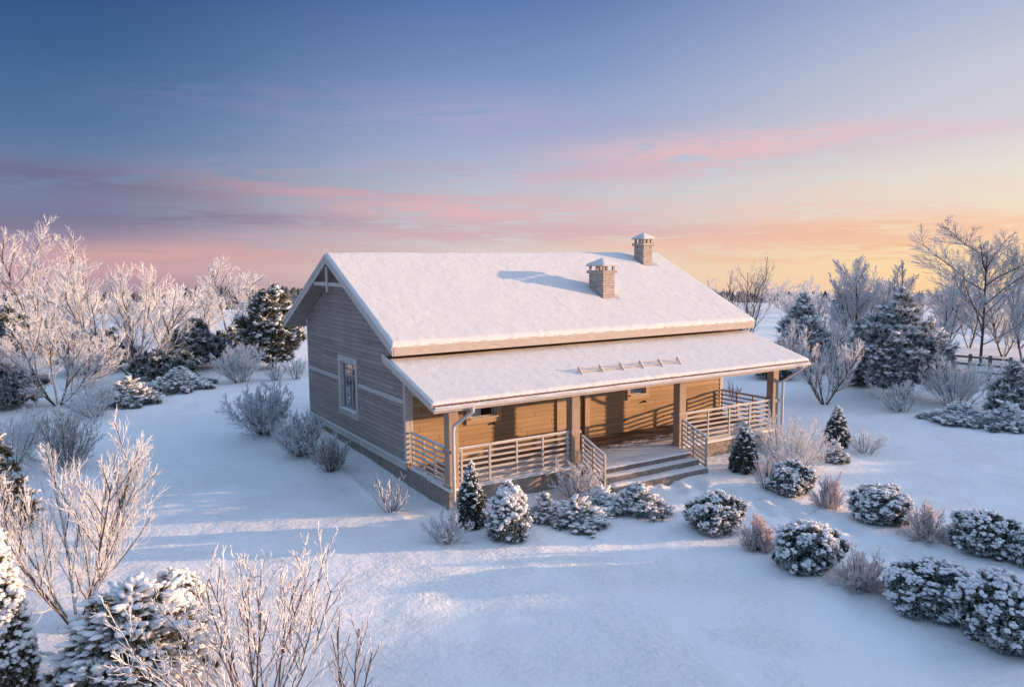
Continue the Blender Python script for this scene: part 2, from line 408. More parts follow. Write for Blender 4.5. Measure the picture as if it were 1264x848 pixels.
t = mat('forest_haze_tint'); base(t, t.mix(t.noise(t.pos, .12, 4, .6), (.035, .045, .055), (.15, .17, .20)), .9, .1)  # frosted wood; the blue-grey of distant haze is put into its colour

# ------------------------------------------------------------------ the setting: one snow sheet to the horizon
_mid = np.array([at(px, py)[:2] for px, py in ((822, 594), (880, 605), (940, 621), (1000, 640), (1060, 664), (1110, 684), (1180, 708), (1264, 732), (1340, 756))])
_tan = np.gradient(_mid, axis=0); _tan /= np.linalg.norm(_tan, axis=1, keepdims=True); _nor = np.stack([-_tan[:, 1], _tan[:, 0]], -1)
for off in (-.42, .0, .40):
    TRACK.append([tuple(p) for p in _mid+_nor*(off+.10*np.sin(np.arange(len(_mid))*1.9+off*7))[:, None]])
def build_ground():
    nr, na = 330, 620
    c = np.array([0.0, -7.0])
    rr = np.concatenate([np.linspace(0.05, 30, 215), np.geomspace(30.3, 3600, nr-215)])
    th = np.linspace(0, 2*np.pi, na, endpoint=False)
    X = c[0]+rr[:, None]*np.cos(th)[None]; Y = c[1]+rr[:, None]*np.sin(th)[None]
    Z = terrain(X, Y)
    near = rr[:, None] < 32
    Z = Z+np.where(near, track_dent(X, Y), 0)
    Z = Z+np.where(near, .022*fbm(X*2.8, Y*2.8, 61, 3)+.012*fbm(X*.9+Y*.35, Y*2.2, 63, 3), 0)
    i = np.arange(nr-1)[:, None]*na; j = np.arange(na)[None]; j2 = (j+1) % na
    mb = MB(); mb.add(np.stack([X, Y, Z], -1).reshape(-1, 3), np.stack([i+j, i+na+j, i+na+j2, i+j2], -1).reshape(-1, 4))
    mb.add([(*c, float(terrain(c[0], c[1])))] + [tuple(v) for v in np.stack([X[0], Y[0], Z[0]], -1)], [(0, 1+k, 1+(k+1) % na) for k in range(na)])
    o = mb.build('snowy_ground', 'snow_ground', smooth=True); tag(o, kind='structure')
build_ground()

# ------------------------------------------------------------------ the house
L, D, PD = 11.91, 8.316, 2.436          # wall length, depth, porch depth
HD, ZB = .4835, .4337
RY = 4.244                               # ridge line
ROOF = lambda y: 6.10-.471*np.abs(np.asarray(y, float)-RY)        # top of the roof sheet
PORCH = lambda y: 3.49+.288*(np.asarray(y, float)+.0769)          # top of the porch sheet
XL, XR, YF, YB = -.603, L+.70, -.66, 9.06
PYF = -2.887
house = tag(empty('wooden_house'), 'single storey wooden house with snow covered roof, two brick chimneys and open porch', 'house')

def siding(mb, along, fixed, out, u0, u1, z0, ztop, holes, step=.135, lap=.024):
    """lapped boards on a wall: along = 'x' or 'y' axis, fixed = its plane, out = +-1 the outward sign"""
    z = z0
    zmax = max(ztop(u) for u in np.linspace(u0, u1, 61))
    cuts = sorted({h[2] for h in holes} | {h[3] for h in holes})
    edges = [z0]
    while z < zmax-1e-6:
        z = min(z+step, zmax); edges.append(z)
    for za, zb in zip(edges[:-1], edges[1:]):
        sub = [za]+[c for c in cuts if za < c < zb]+[zb]
        for a, b in zip(sub[:-1], sub[1:]):
            us = np.linspace(u0, u1, 241); ok = np.array([ztop(u) >= a-1e-9 for u in us])
            if not ok.any(): continue
            lo, hi = us[ok].min(), us[ok].max()
            okb = np.array([ztop(u) >= b-1e-9 for u in us])
            lob, hib = (us[okb].min(), us[okb].max()) if okb.any() else ((lo+hi)/2-.01, (lo+hi)/2+.01)
            segs = [(lo, hi, lob, hib)]
            for (h0, h1, hz0, hz1) in holes:
                if a >= hz0-1e-6 and b <= hz1+1e-6:
                    new = []
                    for (s0, s1, t0, t1) in segs:
                        if h0 > s0 and h1 < s1: new += [(s0, h0, t0, h0), (h1, s1, h1, t1)]
                        else: new.append((s0, s1, t0, t1))
                    segs = new
            oa = fixed+out*lap*(1-(a-za)/(zb-za)); ob = fixed+out*lap*(1-(b-za)/(zb-za))
            for (s0, s1, t0, t1) in segs:
                pt = (lambda u, o, zz: (u, o, zz)) if along == 'x' else (lambda u, o, zz: (o, u, zz))
                mb.add([pt(s0, oa, a), pt(s1, oa, a), pt(t1, ob, b), pt(t0, ob, b)], [(0, 1, 2, 3)])
                if a == za: mb.add([pt(s0, fixed, a), pt(s1, fixed, a), pt(s1, oa, a), pt(s0, oa, a)], [(0, 1, 2, 3)])

GW = (3.60, 4.92, 1.30, 2.82)            # gable window opening (y0, y1, z0, z1)
WA, WB = (1.92, 2.78, 1.55, 2.52), (7.70, 8.36, 1.62, 2.52)
DR = (5.20, 5.90, HD, 2.55)
def rooftop(y): return float(ROOF(y))-.14
mb = MB()
siding(mb, 'y', 0, -1, 0, D, ZB, rooftop, [GW]); siding(mb, 'y', L, 1, 0, D, ZB, rooftop, [])
siding(mb, 'x', D, 1, 0, L, ZB, lambda u: 4.0, [])
wall = mb.build('wall', 'siding_gable', house)
mb = MB(); siding(mb, 'x', 0, -1, 0, L, ZB, lambda u: 3.4, [WA, WB, DR])
mb.build('porch_wall', 'siding_front', house)
mb = MB()
for x0, x1, y0, y1 in ((.0, L, .0, D),):
    mb.box(x0+.02, x1-.02, y0+.02, y1-.02, -.5, ZB-.012)
mb.box(-.035+.035, L, -PD+.03, .018, -.5, HD-.05)
mb.build('plinth', 'concrete', house, bevel=.01)
# corner boards, base boards, waist band
for (x0, x1, y0, y1, z0, zt) in ((-.03, .10, -.028, .09, ZB+.17, 3.7), (-.03, .08, D-.09, D+.028, ZB+.17, 3.95), (L-.13, L+.03, -.028, .09, ZB+.17, 3.7),
                             (L-.08, L+.03, D-.09, D+.028, ZB+.17, 3.95), (.102, .19, -.030, -.001, HD+.02, 3.3)):
    mb = MB(); mb.box(x0, x1, y0, y1, z0, zt); mb.build('corner_board', 'trim_paint', house, bevel=.006)
mb = MB(); mb.box(-.055, -.001, -.05, D+.05, ZB-.03, ZB+.155); mb.box(-.085, -.001, -.06, D+.06, ZB+.157, ZB+.185)
mb.build('base_board', 'trim_paint', house, bevel=.005)
for ya, yb in ((.092, 3.41), (5.11, D-.092)):
    mb = MB(); mb.box(-.045, -.001, ya, yb, 2.17, 2.29); mb.build('waist_band', 'trim_paint', house, bevel=.005)

def window(plane, axis, h, casing, parent, mat_frame, wide=.17, sill=True, curtain_side=0, mull=True):
    u0, u1, z0, z1 = h
    def bx(mb, a0, a1, d0, d1, zz0, zz1):     # d = distance outward from the wall plane (which faces -x or -y)
        if axis == 'y': mb.box(plane-d1, plane-d0, a0, a1, zz0, zz1)
        else: mb.box(a0, a1, plane-d1, plane-d0, zz0, zz1)
    mb = MB()
    bx(mb, u0-wide, u0, -.05, casing, z0-wide, z1+wide); bx(mb, u1, u1+wide, -.05, casing, z0-wide, z1+wide)
    bx(mb, u0, u1, -.05, casing-.003, z1, z1+wide); bx(mb, u0, u1, -.05, casing-.003, z0-wide, z0)
    w = mb.build('window', mat_frame, parent, bevel=.006)
    mb = MB(); s = .055
    bx(mb, u0+.001, u0+s, -.07, -.02, z0+.001, z1-.001); bx(mb, u1-s, u1-.001, -.07, -.02, z0+.001, z1-.001)
    bx(mb, u0+s, u1-s, -.07, -.021, z0+.001, z0+s); bx(mb, u0+s, u1-s, -.07, -.021, z1-s, z1-.001)
    if mull: bx(mb, u0+(u1-u0)*.36-.014, u0+(u1-u0)*.36+.014, -.07, -.030, z0+s, z1-s)
    mb.build('frame', 'trim_paint', w)
    mb = MB(); bx(mb, u0+s, u1-s, -.050, -.044, z0+s, z1-s); mb.build('pane', 'glass', w)
    if sill:
        mb = MB(); bx(mb, u0-.02, u1+.02, -.02, casing+.05, z0+.003, z0+.035); mb.build('sill', 'trim_paint', w)
    # curtain, hanging in folds behind the pane
    mb = MB(); n = 60; uu = np.linspace(u0, u1, n) if curtain_side == 0 else np.linspace(u0, u0+(u1-u0)*.45, n)
    dd = .058+.007*np.sin(np.linspace(0, 9*np.pi if curtain_side == 0 else 5*np.pi, n))+.006*np.sin(np.arange(n)*1.7)
    for k in range(n-1):
        q = []
        for uu_, d_, zz in ((uu[k], dd[k], z0), (uu[k+1], dd[k+1], z0), (uu[k+1], dd[k+1], z1), (uu[k], dd[k], z1)):
            q.append((plane+d_, uu_, zz) if axis == 'y' else (uu_, plane+d_, zz))
        mb.add(q, [(0, 1, 2, 3)])
    mb.build('curtain', 'curtain', w)
    return w
window(0, 'y', GW, .055, house, 'trim_paint', .18)
window(0, 'x', WA, .06, house, 'window_wood', .14, True, 1, False)
window(0, 'x', WB, .06, house, 'window_wood', .13, True, 1, False)
mb = MB(); mb.box(.5, L-.5, 2.0, 2.02, ZB, 3.6); mb.box(.9, .92, .5, D-.5, ZB, 3.6)
mb.build('inner_wall', 'room', house)
# door behind the first post: casing, leaf, handle
mb = MB(); mb.box(4.85, 5.20, -.06, .05, HD+.002, 2.72); mb.box(5.90, 6.08, -.06, .05, HD+.002, 2.72); mb.box(5.20, 5.90, -.057, .05, 2.55, 2.72)
door = mb.build('door', 'window_wood', house, bevel=.006)
mb = MB(); mb.box(5.205, 5.895, .0, .045, HD+.005, 2.545)
for z0, z1 in ((.65, 1.35), (1.5, 2.4)): mb.box(5.32, 5.76, -.012, -.001, z0, z1)
mb.build('leaf', 'door_wood', door, bevel=.004)
mb = MB(); mb.tube([(5.80, -.001, 1.45), (5.80, -.05, 1.45), (5.70, -.05, 1.45)], .012, 8); mb.build('handle', 'dark_metal', door)
for x, z in ((2.68, 1.36), (8.33, 1.38)):
    mb = MB(); mb.tube([(x, -.014, z), (x, -.07, z)], .035, 12); mb.tube([(x, -.07, z), (x, -.10, z-.02)], [.035, .012], 12); mb.build('wall_vent', 'dark_metal', house)

# main roof: sheet, soffit boards, verge boards, fascia, gable brace
def slope_prism(mb, x0, x1, ya, yb, f, top, thick):
    za, zb = float(f(ya))+top, float(f(yb))+top
    mb.prism([(x0, ya, za-thick), (x0, yb, zb-thick), (x0, yb, zb), (x0, ya, za)], [(x1, ya, za-thick), (x1, yb, zb-thick), (x1, yb, zb), (x1, ya, za)])
mb = MB()
slope_prism(mb, XL+.01, XR-.01, YF, RY, ROOF, 0, .09); slope_prism(mb, XL+.01, XR-.01, RY, YB, ROOF, 0, .09)
roof = mb.build('roof', 'roof_sheet', house)
mb = MB()
slope_prism(mb, XL+.02, XR-.02, YF+.03, RY-.004, ROOF, -.094, .03); slope_prism(mb, XL+.02, XR-.02, RY+.004, YB-.03, ROOF, -.094, .03)
mb.build('soffit', 'soffit_wood', roof)
for x0, s in ((XL, -1), (XR, 1)):
    for ya, yb in ((YF-.03, RY), (RY, YB+.03)):
        mb = MB(); a, b = (x0-.035, x0) if s < 0 else (x0, x0+.035)
        slope_prism(mb, a, b, ya, yb, ROOF, .055, .26)
        a, b = (x0-.055, x0-.036) if s < 0 else (x0+.036, x0+.055)
        slope_prism(mb, a, b, ya, yb, ROOF, .06, .12)
        mb.build('verge_board', 'trim_paint', roof, bevel=.004)
mb = MB(); zt = float(ROOF(YF))
mb.box(XL, XR, YF-.04, YF-.002, zt-.22, zt+.035)
mb.build('fascia', 'fascia_paint', roof, bevel=.008)
mb = MB(); zt2 = float(ROOF(YB)); mb.box(XL, XR, YB+.002, YB+.04, zt2-.22, zt2+.02); mb.build('fascia', 'fascia_paint', roof, bevel=.008)
mb = MB(); mb.box(XL+.02, XL+.10, 2.86, 5.62, 5.20, 5.31); mb.box(XL-.03, XL+.018, RY-.05, RY+.05, 5.02, 5.78)
mb.build('gable_brace', 'trim_paint', house, bevel=.005)

def snow_sheet(name, parent, x0, x1, y0, y1, f, thick, nx, ny, seed, rough=.014, ragged=0.0, holes=()):
    xs = np.linspace(x0, x1, nx); ys = np.linspace(y0, y1, ny)
    xs = np.concatenate([[x0, x0+.02, x0+.05, x0+.09], xs[2:-2], [x1-.09, x1-.05, x1-.02, x1]]); xs.sort()
    ys = np.concatenate([[y0, y0+.015, y0+.04, y0+.08], ys[2:-2], [y1-.08, y1-.04, y1-.015, y1]]); ys.sort()
    X, Y = np.meshgrid(xs, ys, indexing='ij')
    e = np.minimum(np.minimum(X-x0, x1-X), np.minimum(Y-y0, y1-Y))
    prof = np.sqrt(np.clip(1-(1-np.clip(e/.09, 0, 1))**2, 0, 1))
    t = thick*(1+.35*fbm(X*.7, Y*.7, seed))+rough*fbm(X*6, Y*6, seed+3, 4)+.03*np.exp(-(Y-y0)/.35)*fbm(X*2.3, Y*0, seed+21, 4)+.008*fbm(X*1.5, Y*1.5, seed+8)
    for (hx0, hx1, hy0, hy1) in holes:        # a dip round whatever stands in the snow
        d = np.hypot(np.maximum(np.maximum(hx0-X, X-hx1), 0), np.maximum(np.maximum(hy0-Y, Y-hy1), 0))
        t = t-.05*np.exp(-(d/.12)**2)
    Z = f(Y)+.004+t*prof
    if ragged: Y = Y+np.where(np.abs(Y-y0) < .1, ragged*fbm(X*6, X*0, seed+11, 4), 0)
    n = len(ys); i = np.arange(len(xs)-1)[:, None]*n; j = np.arange(n-1)[None]
    mb = MB(); mb.add(np.stack([X, Y, Z], -1).reshape(-1, 3), np.stack([i+j, i+n+j, i+n+j+1, i+j+1], -1).reshape(-1, 4))
    return mb.build(name, 'snow_roof', parent, smooth=True)
CH = ((7.46, 7.93, 1.03, 1.78), (11.12, 11.55, 3.22, 3.74))
soft = lambda y: 6.10-.471*np.sqrt((np.asarray(y)-RY)**2+.006)
snow_sheet('roof_snow', roof, XL-.05, XR+.05, YF-.045, YB+.045, lambda y: soft(y)+.02, .115, 260, 200, 5, holes=CH, ragged=.02)

# chimneys
for (x0, x1, y0, y1), zt in zip(CH, (5.48, 6.42)):
    zb = float(ROOF(y0))-.3; cx, cy = (x0+x1)/2, (y0+y1)/2
    mb = MB(); mb.box(x0, x1, y0, y1, zb, zt); ch = mb.build('chimney', 'brick', house)
    mb = MB(); mb.box(x0-.06, x1+.06, y0-.06, y1+.06, zt+.002, zt+.10); mb.build('collar', 'brick', ch, bevel=.008)
    for px in (x0+.0, x1-.07):
        for py in ((y0, (y0+y1)/2-.035, y1-.07)):
            mb = MB(); mb.box(px, px+.07, py, py+.07, zt+.10, zt+.235); mb.build('vent_pier', 'brick', ch)
    mb = MB(); o_ = .085; z0 = zt+.237
    c = [(x0-o_, y0-o_), (x1+o_, y0-o_), (x1+o_, y1+o_), (x0-o_, y1+o_)]
    lo = [(*p, z0) for p in c]; hi = [(*p, z0+.03) for p in c]
    mb.prism(lo, hi)
    mb.add(hi+[(cx, cy, z0+.21)], [(0, 1, 4), (1, 2, 4), (2, 3, 4), (3, 0, 4)])
    mb.build('cap', 'trim_paint', ch)
    mb = MB(); g = np.linspace(-1, 1, 15); U, V = np.meshgrid(g, g, indexing='ij')
    m_ = np.maximum(np.abs(U), np.abs(V)); Zs = z0+.035+.20*(1-m_)+.035*np.sqrt(np.clip(1-m_**6, 0, 1))+.008*fbm(U*4+cx, V*4+cy, 3)
    i = np.arange(14)[:, None]*15; j = np.arange(14)[None]
    mb.add(np.stack([cx+U*((x1-x0)/2+o_+.005), cy+V*((y1-y0)/2+o_+.005), Zs], -1).reshape(-1, 3), np.stack([i+j, i+15+j, i+15+j+1, i+j+1], -1).reshape(-1, 4))
    mb.build('cap_snow', 'snow_roof', ch, smooth=True)

# porch roof with gutter and pipes
mb = MB(); slope_prism(mb, XL+.01, XR-.01, PYF, -.022, PORCH, 0, .07)
porch = mb.build('porch_roof', 'roof_sheet', house)
mb = MB(); slope_prism(mb, XL+.02, XR-.02, PYF+.02, -.025, PORCH, -.074, .025); mb.build('soffit', 'soffit_wood', porch)
for x0, s in ((XL, -1), (XR, 1)):
    mb = MB(); a, b = (x0-.035, x0) if s < 0 else (x0, x0+.035)
    slope_prism(mb, a, b, PYF-.02, -.02, PORCH, .05, .20)
    a, b = (x0-.055, x0-.036) if s < 0 else (x0+.036, x0+.055)
    slope_prism(mb, a, b, PYF-.02, -.02, PORCH, .055, .10)
    mb.build('verge_board', 'trim_paint', porch, bevel=.004)
zp = float(PORCH(PYF))
# wavy edge of the roof tiles under the snow
mb = MB(); xs = np.arange(XL, XR, .03); wv = .014*np.sin(xs*2*np.pi/.19)
top = np.stack([xs, np.full_like(xs, PYF-.035), zp-.004+wv], -1); bot = top.copy(); bot[:, 2] -= .03; back = top.copy(); back[:, 1] += .05
k = np.arange(len(xs)-1); n = len(xs)
mb.add(np.vstack([top, bot, back]), np.vstack([np.stack([k, k+1, n+k+1, n+k], -1), np.stack([k, k+1, 2*n+k+1, 2*n+k], -1)]))
mb.build('tile_edge', 'roof_sheet', porch)
mb = MB(); mb.box(XL, XR, PYF-.012, PYF+.015, zp-.20, zp-.035); mb.build('fascia', 'fascia_paint', porch, bevel=.005)
mb = MB(); th = np.linspace(np.pi, 2*np.pi, 13); r0, r1 = .065, .056
prof = [(PYF-.08+r0*math.cos(a), zp-.075+r0*math.sin(a)) for a in th]+[(PYF-.08+r1*math.cos(a), zp-.075+r1*math.sin(a)) for a in th[::-1]]
pr = np.array(prof); n = len(pr)
va = np.column_stack([np.full(n, XL-.03), pr]); vb = np.column_stack([np.full(n, XR+.03), pr])
mb.add(np.vstack([va, vb]), [(i, (i+1) % n, n+(i+1) % n, n+i) for i in range(n)])
for xx in (XL-.03, XR+.03):
    e_ = np.column_stack([np.full(13, xx), pr[:13]]); mb.add(e_, [(0, i, i+1) for i in range(1, 12)])
gut = mb.build('gutter', 'gutter_paint', porch, smooth=False)
mb = MB(); xs = np.linspace(XL, XR, 300); g = np.linspace(-1, 1, 7); X, G = np.meshgrid(xs, g, indexing='ij')
Z = zp-.072+.035*(1-G**2)+.02*fbm(X*2, G, 8)+.004; mb.add(np.stack([X, PYF-.08+G*.058, Z], -1).reshape(-1, 3), np.stack([(np.arange(299)[:, None]*7+np.arange(6)[None]+o) for o in (0, 7, 8, 1)], -1).reshape(-1, 4))
mb.build('gutter_snow', 'snow_roof', gut, smooth=True)
def pipe(pts):
    mb = MB(); P = []
    for a, b in zip(pts[:-1], pts[1:]):
        a, b = np.array(a), np.array(b)
        for s in np.linspace(0.06, .94, 6): P.append(a+(b-a)*s)
    mb.tube(P, .042, 10); p = mb.build('downpipe', 'gutter_paint', house, smooth=True)
    for z in (1.5, .75):
        mb = MB(); mb.tube([(pts[-1][0], pts[-1][1], z), (pts[-1][0], pts[-1][1], z+.04)], .052, 10); mb.build('clamp', 'gutter_paint', p)
yg = PYF-.08
pipe([(.38, yg, zp-.12), (.38, yg, zp-.24), (.12, -PD-.06, 2.05), (.10, -PD-.06, 1.9), (.10, -PD-.06, .10)])
pipe([(12.28, yg, zp-.12), (12.28, yg, zp-.22), (11.98, -PD-.04, 2.02), (11.98, -PD-.04, 1.9), (11.98, -PD-.04, .10)])
bp = lambda y: 3.495+.288*(np.asarray(y, float)+.0769)
snow_sheet('porch_roof_snow', porch, XL-.05, XR+.05, PYF-.03, -.36, bp, .075, 260, 80, 15, ragged=.03)
# snow guard: brackets and two bars
mb = MB(); yq = -2.28; zq = float(PORCH(yq))+.07
for k in (0, 1): mb.bar((4.0, yq+.005+.055*k, zq+.055+.075*k), (7.65, yq+.005+.055*k, zq+.055+.075*k), .028, .028)
guard = mb.build('snow_guard', 'fascia_paint', porch)
for x in np.linspace(4.04, 7.61, 6):
    mb = MB(); mb.bar((x, yq-.10, zq-.03), (x, yq+.09, zq+.19), .03, .035); mb.bar((x, yq+.14, zq-.0), (x, yq+.06, zq+.15), .03, .03)
    mb.build('bracket', 'fascia_paint', guard)

# porch: deck, edge, beam, posts, railings, steps
mb = MB(); mb.box(.004, L-.004, -PD+.002, -.02, HD-.048, HD); mb.box(4.0, 7.5, -2.97, -PD, HD-.05, HD-.001)
mb.build('porch_deck', 'deck_floor', house, bevel=.005)
def lump(mb, x0, x1, y0, y1, z, h, seed):
    nx, ny = max(6, int((x1-x0)/.05)), max(5, int((y1-y0)/.05))
    U, V = np.meshgrid(np.linspace(0, 1, nx), np.linspace(0, 1, ny), indexing='ij')
    e = np.minimum(np.minimum(U, 1-U)*(x1-x0), np.minimum(V, 1-V)*(y1-y0)); pf = np.sqrt(np.clip(1-(1-np.clip(e/.05, 0, 1))**2, 0, 1))
    X = x0+U*(x1-x0); Y = y0+V*(y1-y0); Z = z+pf*h*(1+1.2*fbm(X*3, Y*3, seed))
    i = np.arange(nx-1)[:, None]*ny; j = np.arange(ny-1)[None]
    mb.add(np.stack([X, Y, Z], -1).reshape(-1, 3), np.stack([i+j, i+ny+j, i+ny+j+1, i+j+1], -1).reshape(-1, 4))
for k, a in enumerate(((-.015, 3.95, -PD-.025, -PD+.30), (7.5, L+.015, -PD-.025, -PD+.30), (-.02, .28, -PD+.31, -.10), (L-.28, L+.02, -PD+.31, -.10))):
    mb = MB(); lump(mb, *a, HD+.001, .033, 2+k); mb.build('deck_edge_snow', 'snow_roof', house, smooth=True)
mb = MB(); mb.box(-.02, L+.02, -PD+.04, -PD+.24, 2.44, 2.62); mb.box(.02, .20, -PD+.24, -.03, 2.46, 2.62); mb.box(L-.20, L-.02, -PD+.24, -.03, 2.46, 2.62)
mb.build('porch_beam', 'post_wood', house, bevel=.008)
PW_ = .26
posts = [(.03, 0), (3.668, 0), (7.54, 0), (L-.30, 0)]
for x, _ in posts:
    y0 = -PD+.035; mb = MB()
    mb.box(x, x+PW_, y0, y0+PW_, HD+.001, 2.445)
    p = mb.build('porch_post', 'post_wood', house, bevel=.012)
    mb = MB(); mb.box(x-.035, x+PW_+.035, y0-.035, y0+PW_+.035, HD+.88, HD+.95); mb.box(x-.02, x+PW_+.02, y0-.02, y0+PW_+.02, HD+.95, HD+.975)
    mb.build('collar', 'post_wood', p, bevel=.006)
    mb = MB(); mb.box(x-.025, x+PW_+.025, y0-.025, y0+PW_+.025, HD+.003, HD+.10); mb.build('foot', 'post_wood', p, bevel=.006)
def railing(p, q, posts_t, drop=0.0, n=7, h=.93, end_posts=(True, True)):
    """rails between two floor points, evenly stacked; uprights at fractions posts_t"""
    p = np.array(p, float); q = np.array(q, float); mb = MB()
    for k in range(n):
        z = .075+(h-.075)*k/(n-1)
        w, hh = (.06, .045) if k == n-1 else (.032, .052)
        mb.bar(p+(0, 0, z), q+(0, 0, z), w, hh)
    r = mb.build('railing', 'rail_paint', house, bevel=.004)
    for tt in posts_t:
        c = p+(q-p)*tt; mb = MB(); mb.box(c[0]-.027, c[0]+.027, c[1]-.027, c[1]+.027, c[2]-.0+.002, c[2]+h-.024)
        mb.build('upright', 'rail_paint', r, bevel=.004)
    # snow settled along the top rail
    d = q-p; ln = np.linalg.norm(d); nn = max(8, int(ln/.07)); s = np.linspace(.01, .99, nn); prof = np.linspace(-1, 1, 5)
    S, G = np.meshgrid(s, prof, indexing='ij'); side = np.cross(d/ln, (0, 0, 1)); side /= np.linalg.norm(side)
    hgt = (1-G**2)*(.020+.035*np.clip(fbm(S*ln*3+p[0], G*0+p[1], 17)+.1, 0, 1))
    P = p[None, None]+S[..., None]*d+G[..., None]*.033*side; P[..., 2] += h+.021+hgt
    mb = MB(); mb.add(P.reshape(-1, 3), np.stack([(np.arange(nn-1)[:, None]*5+np.arange(4)[None]+o) for o in (0, 5, 6, 1)], -1).reshape(-1, 4))
    mb.build('rail_snow', 'snow_lump', r, smooth=True)
    return r
yr = -PD+.12
railing((.30, yr, HD), (3.66, yr, HD), np.linspace(.03, .975, 5))
railing((7.81, yr, HD), (L-.31, yr, HD), np.linspace(.02, .98, 5))
railing((.12, -.06, HD), (.12, -PD+.31, HD), (.04, .36, .68))
railing((L-.12, -.06, HD), (L-.12, -PD+.31, HD), (.04, .36, .68))
# steps
TR = ((-2.97, HD), (-3.30, HD*2/3), (-3.64, HD/3))
for k, (yf, z) in enumerate(TR[1:]):
    mb = MB(); mb.box(4.05-.0*k, 7.45, yf, TR[k][0]-.001, -.3, z); mb.build('step', 'concrete', house, bevel=.01)
mb = MB(); mb.box(4.05, 7.45, -2.94, -PD+.03, -.3, HD-.052); mb.build('landing', 'concrete', house, bevel=.01)
for a in ((4.10, 7.42, -3.28, -2.985, HD*2/3+.001, .035, 31), (4.12, 7.40, -3.62, -3.315, HD/3+.001, .045, 32), (4.05, 7.46, -2.955, -2.45, HD+.001, .018, 33)):
    mb = MB(); lump(mb, *a); mb.build('step_snow', 'snow_roof', house, smooth=True)
for x, mbx in ((3.93, 0), (7.56, 1)):
    p = np.array((x, -2.50, HD-.08)); q = np.array((x, -3.46, .07))
    railing(p, q, (.02, .5, .985), h=.90)

# ------------------------------------------------------------------ plant builders
def unit(v): return v/np.maximum(np.linalg.norm(v, axis=-1, keepdims=True), 1e-9)
def grow(rng, start, dirs, length, r0, r1, m=4, wob=.12, up=.15):
    """polylines: (B,m,3) points and (B,m) radii"""
    B = len(start); P = np.zeros((B, m, 3)); P[:, 0] = start; d = unit(dirs)
    for k in range(1, m):
        d = unit(d+rng.normal(0, wob, (B, 3))+np.array([0, 0, up]))
        P[:, k] = P[:, k-1]+d*(length/(m-1))[:, None]
    tt = np.linspace(0, 1, m)[None]
    return P, r0[:, None]*(1-tt)+r1[:, None]*tt
def sprout(rng, P, n, t0, t1, ang, wig=.5):
    """n shoots on each polyline: start points, directions, fraction along the parent"""
    B, m, _ = P.shape
    t = (t0+(t1-t0)*(np.arange(n)[None]+rng.random((B, n)))/n); u = t*(m-1); i = np.clip(u.astype(int), 0, m-2); f = (u-i)[..., None]
    bi = np.arange(B)[:, None]; a = P[bi, i]; b = P[bi, i+1]; s = a*(1-f)+b*f; d = unit(b-a)
    az = np.arange(n)[None]*2.399+rng.random((B, 1))*6.28+rng.normal(0, wig, (B, n))
    ref = np.where(np.abs(d[..., 2:]) > .92, np.array([1., 0, 0]), np.array([0, 0, 1.])); x = unit(np.cross(d, ref)); y = np.cross(d, x)
    an = ang*(1+rng.normal(0, .22, (B, n)))
    out = d*np.cos(an)[..., None]+(x*np.cos(az)[..., None]+y*np.sin(az)[..., None])*np.sin(an)[..., None]
    return s.reshape(-1, 3), out.reshape(-1, 3), t.reshape(-1), np.repeat(np.arange(B), n)
def tubes(mb, P, rad, k=3):
    B, m, _ = P.shape; d = unit(P[:, -1]-P[:, 0]); ref = np.where(np.abs(d[:, 2:]) > .9, np.array([1., 0, 0]), np.array([0, 0, 1.]))
    a = unit(np.cross(d, ref)); b = np.cross(d, a); th = np.arange(k)*2*np.pi/k+.5
    ring = np.cos(th)[None, :, None]*a[:, None]+np.sin(th)[None, :, None]*b[:, None]
    V = P[:, :, None]+rad[:, :, None, None]*ring[:, None]
    o = (np.arange(B)*m*k)[:, None, None]; i = (np.arange(m-1)*k)[None, :, None]; j = np.arange(k)[None, None]; j2 = (j+1) % k
    mb.add(V.reshape(-1, 3), np.stack([o+i+j, o+i+j2, o+i+k+j2, o+i+k+j], -1).reshape(-1, 4))
def fit(P, H, W):
    pass

def woody(seed, H, W, stems=1, levels=((9, .3, .95, .75, .42), (7, .2, 1, .75, .45), (6, .15, 1, .7, .5)), r=.05, twig=.010, lean=.18, first=.75, up=.1, spread0=.05, wob=.12, m0=7):
    """a leafless tree or shrub: returns per-level lists of polylines scaled to height H and width W"""
    rng = np.random.default_rng(seed)
    az = np.arange(stems)*2*np.pi/stems+rng.random(stems)*.9
    an = lean*((.08+1.1*rng.random(stems)) if stems > 10 else (.35+.9*rng.random(stems))) if stems > 1 else np.array([lean*.3])
    d = np.stack([np.cos(az)*np.sin(an), np.sin(az)*np.sin(an), np.cos(an)], -1)
    st = np.stack([np.cos(az), np.sin(az), az*0], -1)*spread0*(rng.random(stems)[:, None] if stems > 1 else 0); st[:, 2] = -.08
    ln = first*H*(.72+.28*rng.random(stems)); ln[0] = first*H
    P, rad = grow(rng, st, d, ln, np.full(stems, r)*(.7+.3*rng.random(stems)), np.full(stems, max(r*.3, twig)), m0, wob*.5, up*.6)
    out = [(P, rad)]; parent_len = ln; pr = r
    for li, (n, t0, t1, ang, fac) in enumerate(levels):
        s, dd, t, pi = sprout(rng, P, n, t0, t1, ang)
        l = parent_len[pi]*fac*(.6+.55*rng.random(len(s)))*(1.15-.65*t)
        pr = max(pr*.45, twig)
        rr = np.full(len(s), pr)*(.8+.3*rng.random(len(s)))
        P, rad = grow(rng, s, dd, l, rr, np.maximum(rr*.5, twig*.5), 5 if li == 0 else 4, wob, up)
        out.append((P, rad)); parent_len = l
    allp = np.vstack([p.reshape(-1, 3) for p, _ in out]); zmax = np.percentile(allp[:, 2], 99.7); wid = np.percentile(np.hypot(allp[:, 0], allp[:, 1]), 93)*2
    sc = np.array([W/wid, W/wid, H/zmax])
    return [(p*sc, q) for p, q in out]
